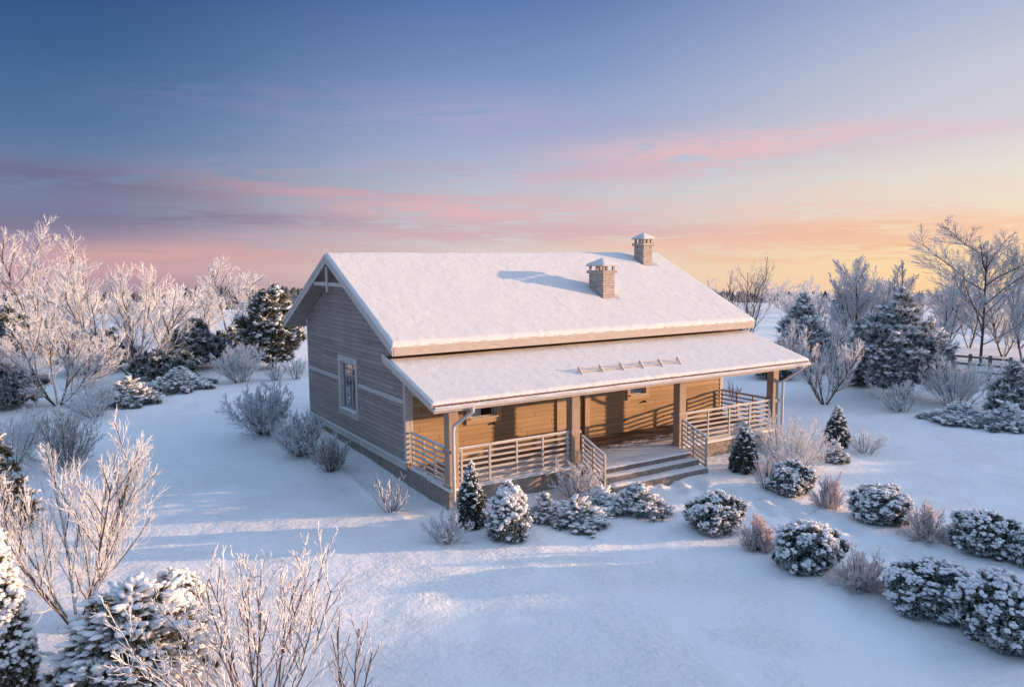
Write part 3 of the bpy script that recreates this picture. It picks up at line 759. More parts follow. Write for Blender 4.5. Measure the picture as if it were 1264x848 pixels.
def make_woody(name, seed, H, W, mats=('bark', 'twig_frosted'), split=2, parts=('trunk', 'crown'), loc=(0, 0, 0), rz=0, **kw):
    lv = woody(seed, H, W, **kw); e = empty(name, loc, rz)
    if split > 0:
        mb = MB()
        for p, q in lv[:split]: tubes(mb, p, q, 6)
        mb.build(parts[0], mats[0], e, smooth=True)
    mb = MB()
    for p, q in lv[split:]: tubes(mb, p, q, 3)
    mb.build(parts[1], mats[1], e, smooth=True)
    return e

_bm = bmesh.new(); bmesh.ops.create_icosphere(_bm, subdivisions=2, radius=1); _bm.verts.ensure_lookup_table()
ICO2V = np.array([v.co[:] for v in _bm.verts]); ICO2F = np.array([[v.index for v in f.verts] for f in _bm.faces]); _bm.free()
_bm = bmesh.new(); bmesh.ops.create_icosphere(_bm, subdivisions=1, radius=1)
ICO1V = np.array([v.co[:] for v in _bm.verts]); ICO1F = np.array([[v.index for v in f.verts] for f in _bm.faces]); _bm.free()
def needles(mb, rng, C, Nd, size, K=22, width=.10, cone=1.1):
    """sprigs: K tapering blades round each clump direction"""
    B = len(C); r = rng.normal(0, 1, (B, K, 3)); d = unit(Nd[:, None]+r*cone*.55)
    L_ = size[:, None]*(.65+.6*rng.random((B, K))); side = unit(np.cross(d, rng.normal(0, 1, (B, K, 3))))
    b = C[:, None]-d*(.15*L_)[..., None]; w = (L_*width)[..., None]
    mid = b+d*(L_*.6)[..., None]; tip = b+d*L_[..., None]
    V = np.stack([b-side*w*.5, b+side*w*.5, mid+side*w, tip, mid-side*w], 2)
    o = np.arange(B*K)*5
    mb.add(V.reshape(-1, 3), np.stack([o, o+1, o+2, o+4], -1)); 
    mb.f.append(np.stack([o+4, o+2, o+3], -1)+mb.n-len(V.reshape(-1, 3)))
    mb.tip.append(np.tile(np.array([0, 0, .55, 1, .55]), B*K))
def pads(mb, rng, C, size, flat=.55, hi=True, axis=None, stretch=1.0, split=3):
    """lumps of snow lying on the clumps, each clump's snow being a few lumps grown together"""
    if split > 1:
        C = np.repeat(C, split, 0); size = np.repeat(size, split); axis = None if axis is None else np.repeat(axis, split, 0)
        off = rng.normal(0, .52, C.shape)*size[:, None]*np.array([1, 1, .55])
        if axis is not None: off = off+axis*(rng.normal(0, .45*stretch, len(C))*size)[:, None]
        C = C+off; size = size*(.36+.40*rng.random(len(C)))
    T, Fc = (ICO2V, ICO2F) if hi else (ICO1V, ICO1F); B = len(C)
    th = rng.random(B)*6.28 if axis is None else np.arctan2(axis[:, 1], axis[:, 0])
    s = np.stack([size*stretch*(.8+.4*rng.random(B)), size*(.8+.4*rng.random(B)), size*flat*(.8+.4*rng.random(B))], -1)
    ph = rng.random((B, 1, 3))*40
    wobble = 1+.20*np.sin(T[None]@np.array([3.1, 2.3, 1.7])+ph[..., 0])+.13*np.sin(T[None]@np.array([-4.7, 5.3, 2.9])+ph[..., 1])+.09*rng.normal(0, 1, (B, len(T)))
    V = T[None]*wobble[..., None]*s[:, None]
    c, n_ = np.cos(th)[:, None], np.sin(th)[:, None]
    V = np.stack([V[..., 0]*c-V[..., 1]*n_, V[..., 0]*n_+V[..., 1]*c, V[..., 2]], -1)
    if axis is not None: V[..., 2] += (V[..., 0]*np.cos(th)[:, None]+V[..., 1]*np.sin(th)[:, None])*np.clip(axis[:, 2:], -.8, .8)
    V = V+C[:, None]
    mb.add(V.reshape(-1, 3), (np.arange(B)[:, None, None]*len(T)+Fc[None]).reshape(-1, 3))
def sphere_pts(rng, n):
    i = np.arange(n)+.5; z = 1-2*i/n; a = i*2.39996+rng.normal(0, .35, n); z = np.clip(z+rng.normal(0, .5/n**.5*.5, n), -1, 1); q = np.sqrt(1-z*z)
    return np.stack([q*np.cos(a), q*np.sin(a), z], -1)

def make_dome(name, seed, W, H, n=330, clump=.10, mat_n='needles_green', snow=.8, pad=.62, K=26, lob=.10, taper=0.0, loc=(0, 0, 0), rz=0, hi=True, tufts=0):
    """a rounded or cone shaped evergreen bush: knobbly sprigs, most of them carrying snow"""
    W = max(W-1.7*clump, .6*W); H = max(H-.8*clump, .7*H)
    rng = np.random.default_rng(seed); d = sphere_pts(rng, n); d = d[d[:, 2] > -.55]
    lobn = 1+lob*np.sin(d@np.array([4.1, 2.2, 1.3])+seed)+lob*.8*np.sin(d@np.array([-2.7, 5.0, 3.1])+seed*2)+lob*.45*np.sin(d@np.array([8.3, -7.1, 9.7])+seed*3)+rng.normal(0, .05, len(d))
    zz = (d[:, 2]+.55)/1.55
    rad = lobn*(1-taper*np.clip(zz, 0, 1)**1.1)
    C = np.stack([d[:, 0]*W/2*rad, d[:, 1]*W/2*rad, .04+zz*H*(lobn*.5+.5)*.95], -1)
    nd = unit(d+np.array([0, 0, .35+taper*.6])); onto = np.zeros(len(C))
    if tufts:
        T_ = C[rng.choice(len(C), tufts, replace=False)]; near_ = np.argmin(((C[:, None]-T_[None])**2).sum(-1), 1); dlt = T_[near_]-C
        onto = -dlt[:, 2]/clump; C = C+dlt*.38+d*(rng.normal(.0, .35, tufts)[near_]*clump)[:, None]; nd = unit(nd-unit(dlt+1e-6)*.5)
    e = empty(name, loc, rz)
    mb = MB(); sz = clump*(.8+.5*rng.random(len(C)))
    needles(mb, rng, C*np.array([.93, .93, .95]), nd, sz*1.25, K, .085)
    inner = C*np.array([.72, .72, .8]); needles(mb, rng, inner[::2], nd[::2], sz[::2]*1.7, K//2, .12, 1.6)
    inner = C*np.array([.45, .45, .6]); needles(mb, rng, inner[::3], nd[::3], sz[::3]*2.0, K//2, .14, 2.0)
    mb.build('foliage', mat_n, e)
    keep = rng.random(len(C)) < snow*np.clip(.55+.8*d[:, 2]+.35*onto, .10, 1.1)
    mb = MB(); pads(mb, rng, C[keep]+nd[keep]*(sz[keep]*.38)[:, None]+np.array([0, 0, clump*.10]), sz[keep]*pad, .75, hi, split=4)
    small = ~keep & (rng.random(len(C)) < .5)
    if small.any(): pads(mb, rng, C[small]+nd[small]*(sz[small]*.5)[:, None], sz[small]*pad*.40, .6, False, split=1)
    mb.build('snow_clumps', 'snow_lump', e, smooth=True)
    return e

def make_boughs(name, seed, W, H, tiers=11, per=9, mat_n='needles_blue', clump=.17, pad=.7, snow=.7, shape='cone', rise=.25, droop=0.0, K=30, loc=(0, 0, 0), rz=0, trunk=True, low=.06, stretch=1.2, hi=False, gap=.32, nb=5, wmul=.075, tufts=0, split=3):
    """conifer of tiered boughs; each bough carries sprigs with snow lying on them"""
    W = max(W-1.5*clump, .6*W); H = max(H-.6*clump, .7*H)
    rng = np.random.default_rng(seed); e = empty(name, loc, rz); C = []; Nn = []
    for k in range(tiers):
        t = (k+.5)/tiers
        if shape == 'cone': rr = (1-t)**.8*W/2
        elif shape == 'pine': rr = W/2*min(1.0, .62+1.6*t if t < .25 else 1.06*(1-((t-.22)/.80)**1.9))
        elif shape == 'spread': rr = W/2*(1-.55*t)
        else: rr = W/2*math.sqrt(max(0, 1-t*t))
        rr = max(rr, W*.05)
        z0 = H*(low+(1-low)*t*.93); m = max(4, int(per*(.45+.75*rr/(W/2))))
        for q in range(m):
            a = 2*math.pi*(q+rng.random()*.8)/m+k*1.1; ln = rr*(.74+.38*rng.random())
            n_ = max(2, int(ln/(clump*1.05)))
            for s in np.linspace(gap if ln > .4 else .1, 1, n_):
                for w_ in ((-1, 0, 1) if s < .93 and ln > clump*2.5 else (0,)):
                    aa = a+w_*.26*(1.1-s*.5)+rng.normal(0, .05); l2 = ln*s*(1 if w_ == 0 else .92)
                    z = z0+rise*l2*(.4+.6*s)-droop*l2*s*s+rng.normal(0, clump*.18)
                    if shape == 'spread': z = z0*(1-s*.55)+rise*l2*.3-droop*l2*s*s+rng.normal(0, clump*.2)
                    C.append((math.cos(aa)*l2, math.sin(aa)*l2, max(z, clump*.4))); Nn.append((math.cos(aa), math.sin(aa), .55+rise-droop*s))
    C.append((0, 0, H*.97)); Nn.append((0, 0, 1.))
    C = np.array(C)+rng.normal(0, clump*.12, (len(C), 3)); Nn = unit(np.array(Nn)); sz = clump*(.8+.45*rng.random(len(C)))
    onto = np.zeros(len(C))
    if tufts:                                # gather the sprigs into rounded tufts with gaps between them
        rad_ = np.hypot(C[:, 0], C[:, 1]); pick = rng.choice(len(C), min(tufts, len(C)), replace=False, p=(rad_+.05*W)/np.sum(rad_+.05*W))
        T_ = C[pick]; near_ = np.argmin(((C[:, None]-T_[None])**2*np.array([1, 1, 1.5])).sum(-1), 1); dlt = T_[near_]-C
        onto = -dlt[:, 2]/clump; C = C+dlt*.42+np.array([0, 0, .10*clump])*onto[:, None]
        Nn = unit(Nn-unit(dlt)*.6+np.array([0, 0, .25]))
    mb = MB(); needles(mb, rng, C, Nn, sz*1.35, K, wmul); mb.build('foliage', mat_n, e)
    keep = rng.random(len(C)) < snow*np.clip(.8+.5*onto, .25, 1.15)
    mb = MB(); pads(mb, rng, C[keep]+Nn[keep]*(sz[keep]*.42)[:, None]+np.array([0, 0, clump*.22]), sz[keep]*pad, .5, hi, Nn[keep]*np.array([1, 1, .5]), stretch, split)
    mb.build('snow_clumps', 'snow_lump', e, smooth=True)
    if trunk:
        mb = MB(); mb.tube([(0, 0, -.1), (.02, 0, H*.4), (0, .01, H*.9)], [H*.022+.03, H*.014+.02, .012], 8); mb.build('trunk', 'bark', e, smooth=True)
    return e

def copy_tree(src, loc, rz, scale):
    c = src.copy(); COL.objects.link(c); c.location = loc; c.rotation_euler = (0, 0, rz); c.scale = scale
    for k in ('label', 'group'):
        if k in c: del c[k]
    for ch in list(src.children):
        d = ch.copy(); COL.objects.link(d); d.parent = c
    return c
def spot(px, py, wpx, hpx, back=.36, tallest=None):
    """photo pixels of a plant's foot, width and height -> place, width, height"""
    p = at(px, py); W = metres(p, wpx); h = metres(p, hpx)
    v = p-CAM; dist = math.hypot(v[0], v[1]); dep = math.atan2(-v[2], dist); u = np.array([v[0], v[1]])/dist
    sh = W*back; q = p.copy(); q[:2] += u*sh; q[2] = float(terrain(q[0], q[1]))
    H = max((h-sh*math.sin(dep))/math.cos(dep), .25*h)
    return q, W*(1+sh/dist), H*(1+sh/dist)

# ------------------------------------------------------------------ round bushes
G_RB = 'rounded evergreen bushes with snow on their knobs'
rb_proto = [make_dome('evergreen_bush', s, 1.3, 1.0, 640, .088, lob=.12+.03*i, snow=.9, pad=.54, K=36, tufts=(62, 74, 54)[i]) for i, s in enumerate((11, 23, 37))]
RB = [(882, 664, 76, 58, 'round snowy evergreen bush beside pale pink twigs, nearest the bottom of the steps'),
      (995, 710, 88, 72, 'largest round bush at the middle of the lower row, standing before the fine pink shrub'),
      (975, 613, 67, 48, 'round snowy bush just in front of the wide frosted shrub and small cone tree'),
      (1088, 650, 79, 54, 'round snowy bush standing alone in the upper row beyond the trodden track'),
      (1213, 688, 88, 62, 'wide round bush in the upper row close to the right edge of the photo'),
      (1268, 703, 52, 52, 'snowy bush cut off by the right edge of the photo beside a wide one'),
      (1147, 770, 116, 82, 'broad snowy bush in the lower row touching the biggest bush at bottom right'),
      (1240, 810, 126, 102, 'biggest broad snowy bush, lowest at the right edge of the photo')]
rng = np.random.default_rng(4)
for i, (px, py, w, h, lab) in enumerate(RB):
    q, W, H = spot(px, py, w, h)
    src = rb_proto[i % 3]; sc = (W/1.50*(1+.10*math.sin(i*2.1)), W/1.50*(1-.08*math.sin(i*2.1)), H/1.12)
    if i < 3: o = src; o.location = q; o.scale = sc; o.rotation_euler[2] = rng.random()*6
    else: o = copy_tree(src, q, rng.random()*6, sc)
    tag(o, lab, 'bush', G_RB)

# cone shaped thujas
q, W, H = spot(582, 653, 44, 82, .3); o = make_dome('cone_thuja', 41, W*1.05, H, 620, .075, mat_n='needles_thuja', taper=.80, snow=.45, lob=.05, pad=.42, loc=q); tag(o, 'tall dark cone shaped thuja in front of the porch corner post', 'thuja', 'cone shaped thujas')
q, W, H = spot(628, 669, 60, 68, .3); o = make_dome('cone_thuja', 42, W, H, 520, .095, taper=.50, snow=.8, lob=.12, pad=.6, loc=q); tag(o, 'stubby thuja with snowy upright tips, beside the taller cone at the porch', 'thuja', 'cone shaped thujas')
q, W, H = spot(918, 585, 40, 61, .3); o = make_dome('cone_thuja', 43, W*1.05, H, 400, .085, mat_n='needles_thuja', taper=.66, snow=.45, lob=.05, pad=.5, loc=q); tag(o, 'dark cone thuja standing in front of the right porch railing', 'thuja', 'cone shaped thujas')
q, W, H = spot(1032, 553, 34, 50, .3); o = make_dome('cone_thuja', 44, W*1.05, H, 360, .085, mat_n='needles_thuja', taper=.66, snow=.5, lob=.05, pad=.5, loc=q); tag(o, 'small cone thuja on the open lawn behind the wide frosted shrub', 'thuja', 'cone shaped thujas')

# spreading junipers
def juniper(px, py, w, h, seed, label, group='low spreading junipers', clump=.11, snow=.72, mat_n='needles_green', K=34, pad=.62, tiers=4, per=13, tufts=40, split=3, stretch=1.35, droop=.18):
    q, W, H = spot(px, py, w, h, .36)
    o = make_boughs('spreading_juniper', seed, W, H, tiers, per, mat_n, clump, pad, snow, 'spread', .30, droop, K, q, seed*.7, False, .12, stretch, True, .2, tufts=tufts, split=split)
    return tag(o, label, 'juniper', group)
juniper(672, 650, 66, 42, 51, 'small snow heaped juniper between the stubby thuja and the wide juniper', pad=.66, snow=.75, tufts=26, split=2, stretch=1.7, droop=.3)
juniper(712, 658, 112, 44, 52, 'widest low juniper in front of the porch, under a thick coat of snow', pad=.68, snow=.72, tufts=40, split=2, stretch=1.8, droop=.3)
juniper(740, 632, 70, 30, 53, 'flat snow buried juniper behind the widest one, below the stair railing', pad=.75, snow=.85, tufts=30, split=2, stretch=1.8, droop=.25)
juniper(787, 643, 98, 48, 54, 'low juniper with dark gaps, last before the steps')
juniper(1030, 573, 44, 28, 55, 'low dark juniper at the foot of the small cone thuja')
juniper(1185, 527, 92, 34, 56, 'low blue juniper under snow, left of its neighbour at the right lawn edge', clump=.17, mat_n='needles_blue')
juniper(1242, 534, 80, 40, 57, 'low blue juniper cut by the right edge at the far lawn border', clump=.17, mat_n='needles_blue')
juniper(225, 486, 100, 36, 58, 'low spreading juniper on the far left lawn border, nearer the house', clump=.20, per=11)
juniper(160, 504, 100, 42, 59, 'low spreading juniper on the left lawn border, below the vase shaped frosted tree', clump=.18, per=11)

# ------------------------------------------------------------------ frosted shrubs
G_SH = 'leafless shrubs white with frost'
def shrub(px, py, w, h, seed, label, stems=14, mats='twig_frosted', levels=((8, .15, 1, .5, .46), (6, .2, 1, .6, .5)), twig=.008, lean=.85, r=.014, name='frosted_shrub', up=.10, group=G_SH, split=1):
    q, W, H = spot(px, py, w, h, .12); twig *= .72
    o = make_woody(name, seed, H, W, ('bark', mats), split, ('stems', 'crown'), q, seed*1.3, stems=stems, levels=levels, r=r, twig=twig, lean=lean, first=.85, up=up, spread0=.10*W, m0=6)
    return tag(o, label, 'shrub', group)
dense = ((9, .12, 1, .55, .46), (7, .15, 1, .6, .5), (5, .2, 1, .6, .5))
shrub(552, 671, 60, 42, 71, 'small bluish frosted shrub at the foot of the tall cone thuja', 16, levels=dense, twig=.008)
shrub(484, 633, 44, 46, 72, 'small white twiggy shrub alone by the front of the gable wall', 11, levels=((7, .2, 1, .5, .42), (5, .2, 1, .6, .5)), twig=.012)
shrub(714, 618, 66, 48, 73, 'frosted twiggy shrub in front of the left stair railing', 16, levels=dense, twig=.009)
shrub(936, 681, 42, 46, 74, 'pale pink twiggy shrub between two round bushes of the lower row', 38, 'twig_red', levels=dense, twig=.0075, lean=1.15, r=.008, up=.03)
shrub(1062, 729, 64, 50, 75, 'wide fine twigged pink shrub beside the largest round bush', 38, 'twig_red', levels=dense, twig=.0075, lean=1.3, r=.008, up=.03)
shrub(1022, 628, 40, 42, 76, 'small reddish twig shrub right of the upper row round bush', 38, 'twig_red', levels=dense, twig=.0075, lean=1.3, r=.008, up=.03)
shrub(1145, 667, 58, 46, 77, 'reddish twig shrub between the alone standing bush and the wide right bush', 38, 'twig_red', levels=dense, twig=.0075, lean=1.3, r=.008, up=.03)
shrub(975, 584, 100, 66, 78, 'widest frosted shrub near the porch, a dense pale thicket right of the railing', 22, levels=dense, twig=.009)
shrub(945, 604, 34, 44, 79, 'thin reddish shrub behind the dark cone thuja by the right railing', 10, 'twig_red', twig=.007)
shrub(1068, 560, 46, 28, 80, 'small frosted shrub right of the small cone thuja', 14, twig=.009)
shrub(1110, 509, 58, 40, 81, 'globe shaped frosted shrub at the far lawn edge under the big pine', 18, levels=dense, twig=.011)
shrub(1180, 502, 104, 66, 82, 'broad fan shaped frosted shrub before the wooden fence', 26, levels=dense, twig=.013)
shrub(905, 494, 26, 26, 83, 'thin dry shrub seen over the right porch railing', 8, 'twig_thin_frost', twig=.009)
shrub(326, 538, 78, 62, 84, 'tallest blue frosted shrub of the clump beside the gable wall', 34, levels=dense, twig=.013)
shrub(372, 564, 62, 56, 85, 'middle frosted shrub of the clump beside the gable wall', 28, levels=dense, twig=.013)
shrub(408, 584, 50, 50, 86, 'bare brownish shrub nearest the gable plinth', 18, 'twig_thin_frost', levels=dense, twig=.010)
shrub(297, 473, 64, 50, 87, 'rounded pink frosted shrub left of the house, in front of the evergreens', 22, levels=dense, twig=.016)
shrub(340, 470, 28, 26, 88, 'little frosted shrub between the rounded pink one and the gable', 12, twig=.015)
shrub(367, 468, 32, 28, 89, 'little frosted shrub touching the back corner of the gable', 12, twig=.015)
shrub(85, 580, 90, 76, 90, 'grey twiggy shrub on the left lawn border below the frosted trees', 20, levels=dense, twig=.009, mats='twig_thin_frost')
shrub(18, 575, 100, 70, 91, 'frosted shrub at the left edge, behind the near golden lit tree', 20, levels=dense, twig=.010)
shrub(118, 515, 70, 44, 92, 'low frosted shrub on the left border beside a snowy juniper', 18, levels=dense, twig=.012)

# ------------------------------------------------------------------ leafless trees
G_TR = 'leafless garden trees white with frost'
T3 = ((12, .18, .98, .60, .56), (9, .12, 1, .50, .55), (7, .10, 1, .50, .58))
T4 = ((11, .15, .98, .62, .56), (8, .12, 1, .50, .55), (6, .10, 1, .50, .58), (3, .10, .95, .5, .6))
def tree(px, py, w, h, seed, label, stems=3, mats=('bark', 'twig_frosted'), levels=T3, r=.06, twig=.014, lean=.45, name='frosted_tree', group=G_TR, first=.75, up=.1, split=2, rz=None, cat='tree'):
    q, W, H = spot(px, py, w, h, 0); twig *= .58
    o = make_woody(name, seed, H, W, mats, split, ('trunk', 'crown'), q, seed if rz is None else rz, stems=stems, levels=levels, r=r, twig=twig, lean=lean, first=first, up=up, spread0=.08, wob=.09)
    return tag(o, label, cat, group)
tree(48, 428, 150, 160, 101, 'tallest frosted tree, at the left edge of the photo against the sky', 3, r=.10, twig=.020, lean=.4)
tree(165, 468, 160, 140, 102, 'vase shaped frosted tree on the left border with several dark stems', 5, r=.07, twig=.016, lean=.7)
tree(112, 440, 90, 115, 112, 'slim frosted tree half hidden behind the vase shaped tree', 3, r=.06, twig=.018, lean=.4)
tree(281, 408, 88, 90, 103, 'round crowned frosted tree far behind the evergreens left of the house', 2, levels=T4, r=.10, twig=.024, lean=.4)
tree(72, 500, 160, 118, 104, 'densest white frosted tree with a wide low crown on the left border', 6, levels=T4, r=.05, twig=.012, lean=.85)
tree(96, 772, 190, 228, 105, 'near frosted tree with golden lit brown stems at lower left', 6, levels=((11, .14, .98, .5, .55), (10, .12, 1, .5, .52), (6, .12, 1, .5, .55)), r=.030, twig=.0085, lean=.62)
tree(918, 440, 100, 122, 106, 'bare brown tree behind the right end of the roof', 6, ('bark_bare', 'twig_thin_frost'), ((8, .2, .95, .5, .5), (7, .2, 1, .6, .5), (4, .2, 1, .6, .5)), .045, .016, .62, 'bare_tree')
tree(1056, 445, 96, 124, 107, 'upright frosted tree between the far conifer and the big pine', 4, levels=((13, .15, .98, .62, .56), (10, .12, 1, .5, .55), (7, .10, 1, .50, .58), (3, .10, .95, .5, .6)), r=.07, twig=.026, lean=.5)
tree(1018, 499, 100, 102, 108, 'small multi stemmed frosted tree in front of the far conifer', 6, levels=T3, r=.045, twig=.014, lean=.7)
tree(1210, 452, 165, 176, 109, 'large nearly bare tree with dark branches against the sunrise at right', 1, ('bark_bare', 'twig_backlit'), ((15, .16, .97, .72, .66), (12, .12, 1, .55, .55), (9, .1, 1, .5, .55), (4, .1, .95, .5, .6)), .085, .021, .25, 'bare_tree', first=.82)
tree(1168, 440, 70, 100, 110, 'pale frosted tree behind the large nearly bare one', 2, levels=T4, r=.07, twig=.020, lean=.4)
tree(1262, 448, 60, 110, 111, 'frosted tree cut off by the right edge behind the fence', 2, levels=T3, r=.08, twig=.018, lean=.4)

# ------------------------------------------------------------------ tall evergreens
G_EV = 'evergreen trees dusted with snow'
def evergreen(px, py, w, h, seed, label, shape='pine', mat_n='needles_blue', clump=.24, snow=.5, pad=.42, tiers=11, per=10, rise=.22, name='pine_tree', K=26, group=G_EV, wmul=.075, tufts=70):
    q, W, H = spot(px, py, w, h, .3)
    o = make_boughs(name, seed, W, H, tiers, per, mat_n, clump, pad, snow, shape, rise, .05, K+10, q, seed*.9, True, .05, 1.15, False, .3, wmul=wmul, tufts=tufts)
    return tag(o, label, 'tree', group)
evergreen(1105, 494, 122, 142, 121, 'big blue green pine at the right lawn edge, tallest evergreen there', tiers=12, per=12, snow=.8, pad=.6, tufts=110)
evergreen(988, 460, 66, 100, 122, 'narrower snowy conifer between the bare tree and the big pine', tiers=10, per=9, snow=.95, pad=.7, tufts=80)
evergreen(336, 458, 92, 112, 123, 'big sunlit olive green pine next to the gable', mat_n='needles_olive', tiers=10, per=11, clump=.30, snow=.8, pad=.62, tufts=90)
evergreen(240, 458, 84, 66, 124, 'dark broad evergreen left of the sunlit pine', mat_n='needles_dark', tiers=7, per=10, clump=.32, snow=.55)
evergreen(14, 455, 100, 82, 125, 'dark evergreen at the left edge below the tallest frosted tree', mat_n='needles_green', tiers=7, per=10, clump=.3, snow=.6)
evergreen(10, 508, 100, 62, 126, 'dark low evergreen behind the densest white tree at the left edge', mat_n='needles_green', tiers=7, per=10, clump=.26, snow=.7)
evergreen(1250, 520, 78, 76, 127, 'blue spruce cut off by the right edge behind the low junipers', 'cone', tiers=8, per=10, clump=.24, snow=.8)
evergreen(955, 470, 60, 26, 128, 'low dark evergreen right of the porch roof end at the lawn edge', 'dome', 'needles_dark', tiers=4, per=12, clump=.26, snow=.6)
evergreen(1060, 478, 60, 40, 129, 'low dark evergreen between the multi stemmed tree and the big pine', 'dome', 'needles_dark', tiers=4, per=12, clump=.26, snow=.5)
evergreen(205, 470, 90, 40, 141, 'low dark evergreen under the branches of the vase shaped frosted tree', 'dome', 'needles_dark', tiers=4, per=12, clump=.28, snow=.6)
evergreen(120, 462, 110, 58, 142, 'dark evergreen filling the gap between the slim and the densest frosted trees', 'dome', 'needles_green', tiers=5, per=12, clump=.28, snow=.6)
evergreen(62, 440, 80, 50, 143, 'dark evergreen crown low behind the tallest frosted tree', 'dome', 'needles_dark', tiers=5, per=12, clump=.28, snow=.5)
tree(1135, 448, 80, 92, 151, 'pale frosted tree standing between the big pine and the large nearly bare tree', 3, levels=T4, r=.06, twig=.02, lean=.5)
tree(1238, 440, 70, 84, 152, 'low frosted tree under the right branches of the large nearly bare tree', 4, levels=T3, r=.06, twig=.02, lean=.6)
tree(1022, 436, 66, 76, 153, 'frosted tree filling the gap left of the upright frosted one, behind the multi stemmed tree', 3, levels=T4, r=.06, twig=.02, lean=.5)
evergreen(1020, 462, 70, 52, 154, 'dark evergreen directly behind the small multi stemmed tree', 'dome', 'needles_blue', tiers=5, per=12, clump=.28, snow=.7)
evergreen(1148, 462, 70, 40, 155, 'low dark evergreen under the pale frosted tree, right of the big pine', 'dome', 'needles_green', tiers=4, per=12, clump=.28, snow=.6)
tree(245, 418, 74, 56, 156, 'frosted tree low behind the dark broad evergreen', 4, levels=T4, r=.06, twig=.022, lean=.6)
evergreen(285, 450, 60, 46, 158, 'dark evergreen between the broad evergreen and the sunlit pine', 'dome', 'needles_green', tiers=5, per=11, clump=.28, snow=.6)
tree(985, 425, 62, 62, 161, 'frosted tree top showing just left of the narrower conifer', 3, levels=T4, r=.06, twig=.022, lean=.5)
tree(1092, 428, 70, 84, 162, 'frosted tree behind the top of the big pine', 3, levels=T4, r=.06, twig=.022, lean=.5)
tree(1196, 430, 90, 92, 163, 'wide pale frosted tree behind the trunk of the large nearly bare tree', 3, levels=T4, r=.06, twig=.022, lean=.6)
tree(1258, 430, 80, 96, 164, 'frosted tree behind the one cut off by the right edge', 3, levels=T4, r=.06, twig=.022, lean=.5)
tree(322, 425, 60, 66, 165, 'frosted tree behind the sunlit pine', 3, levels=T4, r=.06, twig=.022, lean=.5)
# near left
q, W, H = spot(2, 660, 90, 130, .3)
o = make_boughs('snowy_conifer', 131, W, H, 10, 10, 'needles_olive', .14, .6, .8, 'cone', .2, .1, 34, q, 1, True, .05, 1.3, True); tag(o, 'snow laden conifer cut by the left edge behind the near golden tree', 'tree', G_EV)
q, W, H = spot(2, 868, 96, 205, .3)
o = make_dome('cone_thuja', 132, W, H, 1000, .095, 'needles_olive', 1.1, .62, 30, .07, .62, q); tag(o, 'tallest nearest thuja in the bottom left corner, cut by the photo edge', 'thuja', 'cone shaped thujas')
q, W, H = spot(168, 868, 180, 150, .3)
o = make_boughs('snowy_spruce', 133, W*1.05, H*.92, 5, 13, 'needles_olive', .12, .78, 1.0, 'dome', .10, .28, 46, q, 2, True, .18, 1.8, True, .15, wmul=.05); tag(o, 'near young spruce weighed down by snow at the bottom left', 'spruce', G_EV)
q, W, H = spot(222, 768, 62, 58, .3)
o = make_dome('evergreen_bush', 134, W, H, 320, .11, 'needles_olive', .55, .7, 30, .14, .2, q); tag(o, 'brownish snow dusted evergreen bush behind the young spruce at lower left', 'bush')
shrub(318, 905, 250, 205, 135, 'large bare frosted shrub rising from the bottom edge of the photo', 20, 'twig_frosted', ((6, .18, 1, .42, .56), (5, .2, 1, .45, .52), (2, .2, .9, .5, .5)), .0100, .70, .015, 'frosted_shrub', split=2)
shrub(432, 885, 110, 120, 136, 'small bare frosted shrub at the bottom edge, right of the large one', 6, 'twig_frosted', ((5, .25, 1, .45, .55), (3, .3, 1, .5, .5)), .0105, .55, .013, 'frosted_shrub', split=2)

# ------------------------------------------------------------------ fence at the right border
A = at(1150, 462); B = at(1300, 478)
fence = tag(empty('rail_fence', A), 'dark wooden rail fence with snow on its rails at the right border', 'fence')
dv = B-A; n = 7
mb = MB()
for z in (.35, .70, 1.05): mb.bar((0, 0, z), (dv[0], dv[1], dv[2]+z), .06, .10)
mb.build('rail', 'fence_wood', fence)
for k in range(n):
    p = dv*k/(n-1); mb = MB(); mb.box(p[0]-.06, p[0]+.06, p[1]-.06, p[1]+.06, p[2]-.2, p[2]+1.2); mb.build('fence_post', 'fence_wood', fence)

# ------------------------------------------------------------------ far woods, and the wood that shades the right lawn
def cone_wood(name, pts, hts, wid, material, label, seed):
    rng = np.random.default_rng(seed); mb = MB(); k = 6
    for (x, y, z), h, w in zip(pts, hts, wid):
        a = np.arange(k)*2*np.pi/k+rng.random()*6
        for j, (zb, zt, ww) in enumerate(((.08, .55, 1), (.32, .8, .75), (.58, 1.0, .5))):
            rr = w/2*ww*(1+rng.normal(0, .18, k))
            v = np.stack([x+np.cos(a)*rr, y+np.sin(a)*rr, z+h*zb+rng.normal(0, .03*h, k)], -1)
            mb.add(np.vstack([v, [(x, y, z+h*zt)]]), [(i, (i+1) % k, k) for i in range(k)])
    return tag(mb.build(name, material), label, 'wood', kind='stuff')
rng = np.random.default_rng(77); pts = []; hts = []; wid = []
def scatter(az0, az1, r0, r1, n, h0, h1):
    for _ in range(n):
        a = R(az0+(az1-az0)*rng.random()); r = r0+(r1-r0)*rng.random()**.8
        x, y = CAM[0]+math.sin(a)*r, CAM[1]+math.cos(a)*r; h = h0+(h1-h0)*rng.random()
        pts.append((x, y, float(terrain(x, y))-.3)); hts.append(h); wid.append(h*(.5+.5*rng.random()))
scatter(-24, 16, 190, 300, 700, 2.5, 6.5); scatter(-40, 18, 360, 520, 1700, 4, 11); scatter(-60, 26, 700, 900, 2400, 6, 17)
scatter(44, 78, 300, 420, 520, 2.5, 6.0); scatter(44, 80, 560, 760, 800, 3, 8); scatter(36, 84, 900, 1200, 900, 4, 10)
cone_wood('far_wood', pts, hts, wid, 'forest_haze_tint', 'dark distant wood along the horizon behind the garden', 5)

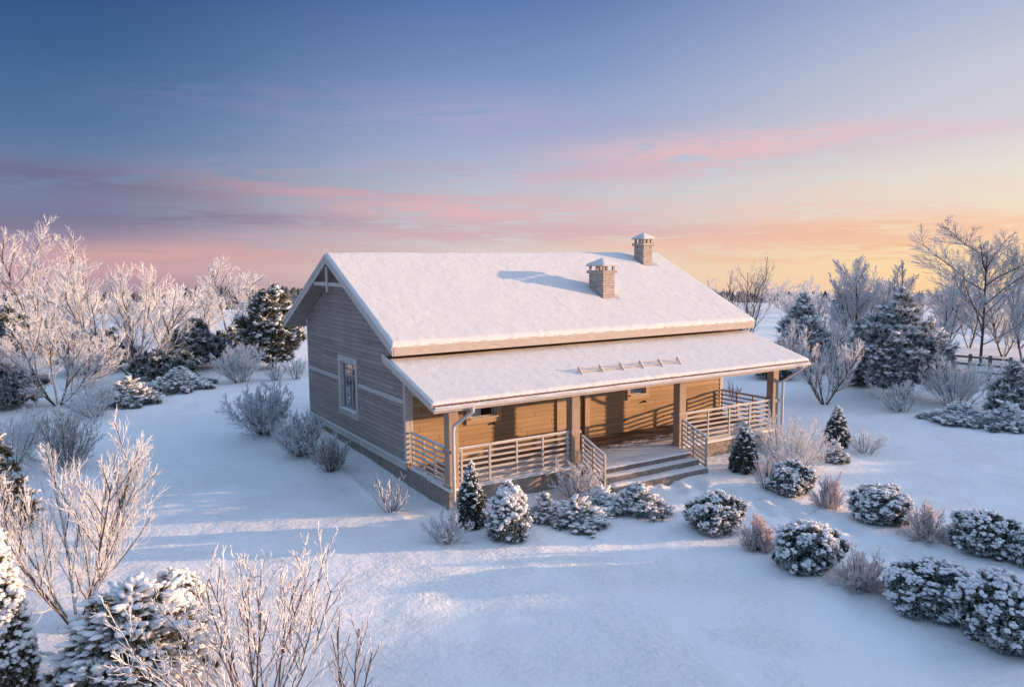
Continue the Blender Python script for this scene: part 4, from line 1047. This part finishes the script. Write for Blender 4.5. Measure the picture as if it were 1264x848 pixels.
def far_thicket():
    rng = np.random.default_rng(91); mb = MB()
    for az0, az1, r0, r1, n in ((43, 76, 72, 125, 46), (-8, 15, 62, 120, 22)):
        for k in range(n):
            a = R(az0+(az1-az0)*rng.random()); r = r0+(r1-r0)*rng.random()
            x, y = CAM[0]+math.sin(a)*r, CAM[1]+math.cos(a)*r; h = 1.6+2.6*rng.random()
            for p, q in woody(900+k+int(r0), h, h*(1.0+.5*rng.random()), 4, ((8, .1, 1, .6, .55), (7, .1, 1, .5, .55), (4, .1, 1, .5, .55)), .045, .026, .6, m0=5):
                tubes(mb, p+np.array([x, y, float(terrain(x, y))]), q, 3)
    tag(mb.build('far_thicket', 'twig_frosted', smooth=True), 'pale band of frosted scrub in the fields beyond the garden trees', 'scrub', kind='stuff')
far_thicket()

def shade_wood():
    rng = np.random.default_rng(31); S = SUN_DIR[:2]/np.linalg.norm(SUN_DIR[:2]); Nn = np.array([-S[1], S[0]])
    mb = MB(); C = []; Nd = []; sz = []
    for v in np.arange(-15, 25, .36):                     # metres across the beam from the line through (4,-8)
        p = np.array([4.0, -8.0])+S*(37+rng.normal(0, .9))+Nn*v
        H = 3.85*math.tan(SUN_EL)/.1069+.30*np.clip(-v, 0, 4.5)-.52*float(ss(v, -.5, 1.5))*(1-float(ss(v, 7, 10)))+1.6*float(ss(v, 11, 17))+1.8*float(ss(v, 17, 21))+rng.normal(0, .16 if v < 11 else .5)
        z = float(terrain(p[0], p[1])); H = H-z
        W = 1.7; n = int(24*H)
        t = rng.random(n)**.8; a = rng.random(n)*6.28; rr = W/2*np.sqrt(np.clip(1-t**6, .12, 1))*np.sqrt(rng.random(n))
        C.append(np.stack([p[0]+np.cos(a)*rr, p[1]+np.sin(a)*rr, z+t*(H-.15)], -1)); Nd.append(np.stack([np.cos(a), np.sin(a), .2+0*a], -1)); sz.append(np.full(n, .34))
    C = np.vstack(C); Nd = unit(np.vstack(Nd)); sz = np.concatenate(sz)
    needles(mb, rng, C, Nd, sz, 14, .16, 1.5)
    tag(mb.build('border_wood', 'needles_dark'), 'belt of dark evergreens outside the garden towards the low sun', 'wood', kind='stuff')
shade_wood()

# ------------------------------------------------------------------ winter air
def build_haze(density):
    m = bpy.data.materials.new('winter_air'); m.use_nodes = True; nt = m.node_tree; nt.nodes.clear()
    out = nt.nodes.new('ShaderNodeOutputMaterial'); v = nt.nodes.new('ShaderNodeVolumePrincipled')
    v.inputs['Color'].default_value = (.86, .84, .92, 1); v.inputs['Density'].default_value = density; v.inputs['Anisotropy'].default_value = .2
    nt.links.new(v.outputs[0], out.inputs['Volume'])
    mb = MB(); mb.box(-3900, 3900, -3900, 3900, float(terrain(3700., 0.))-60, 13.0)
    o = mb.build('haze', m); o['kind'] = 'stuff'
    o.display_type = 'WIRE'
HAZE = 0
if HAZE: build_haze(HAZE)
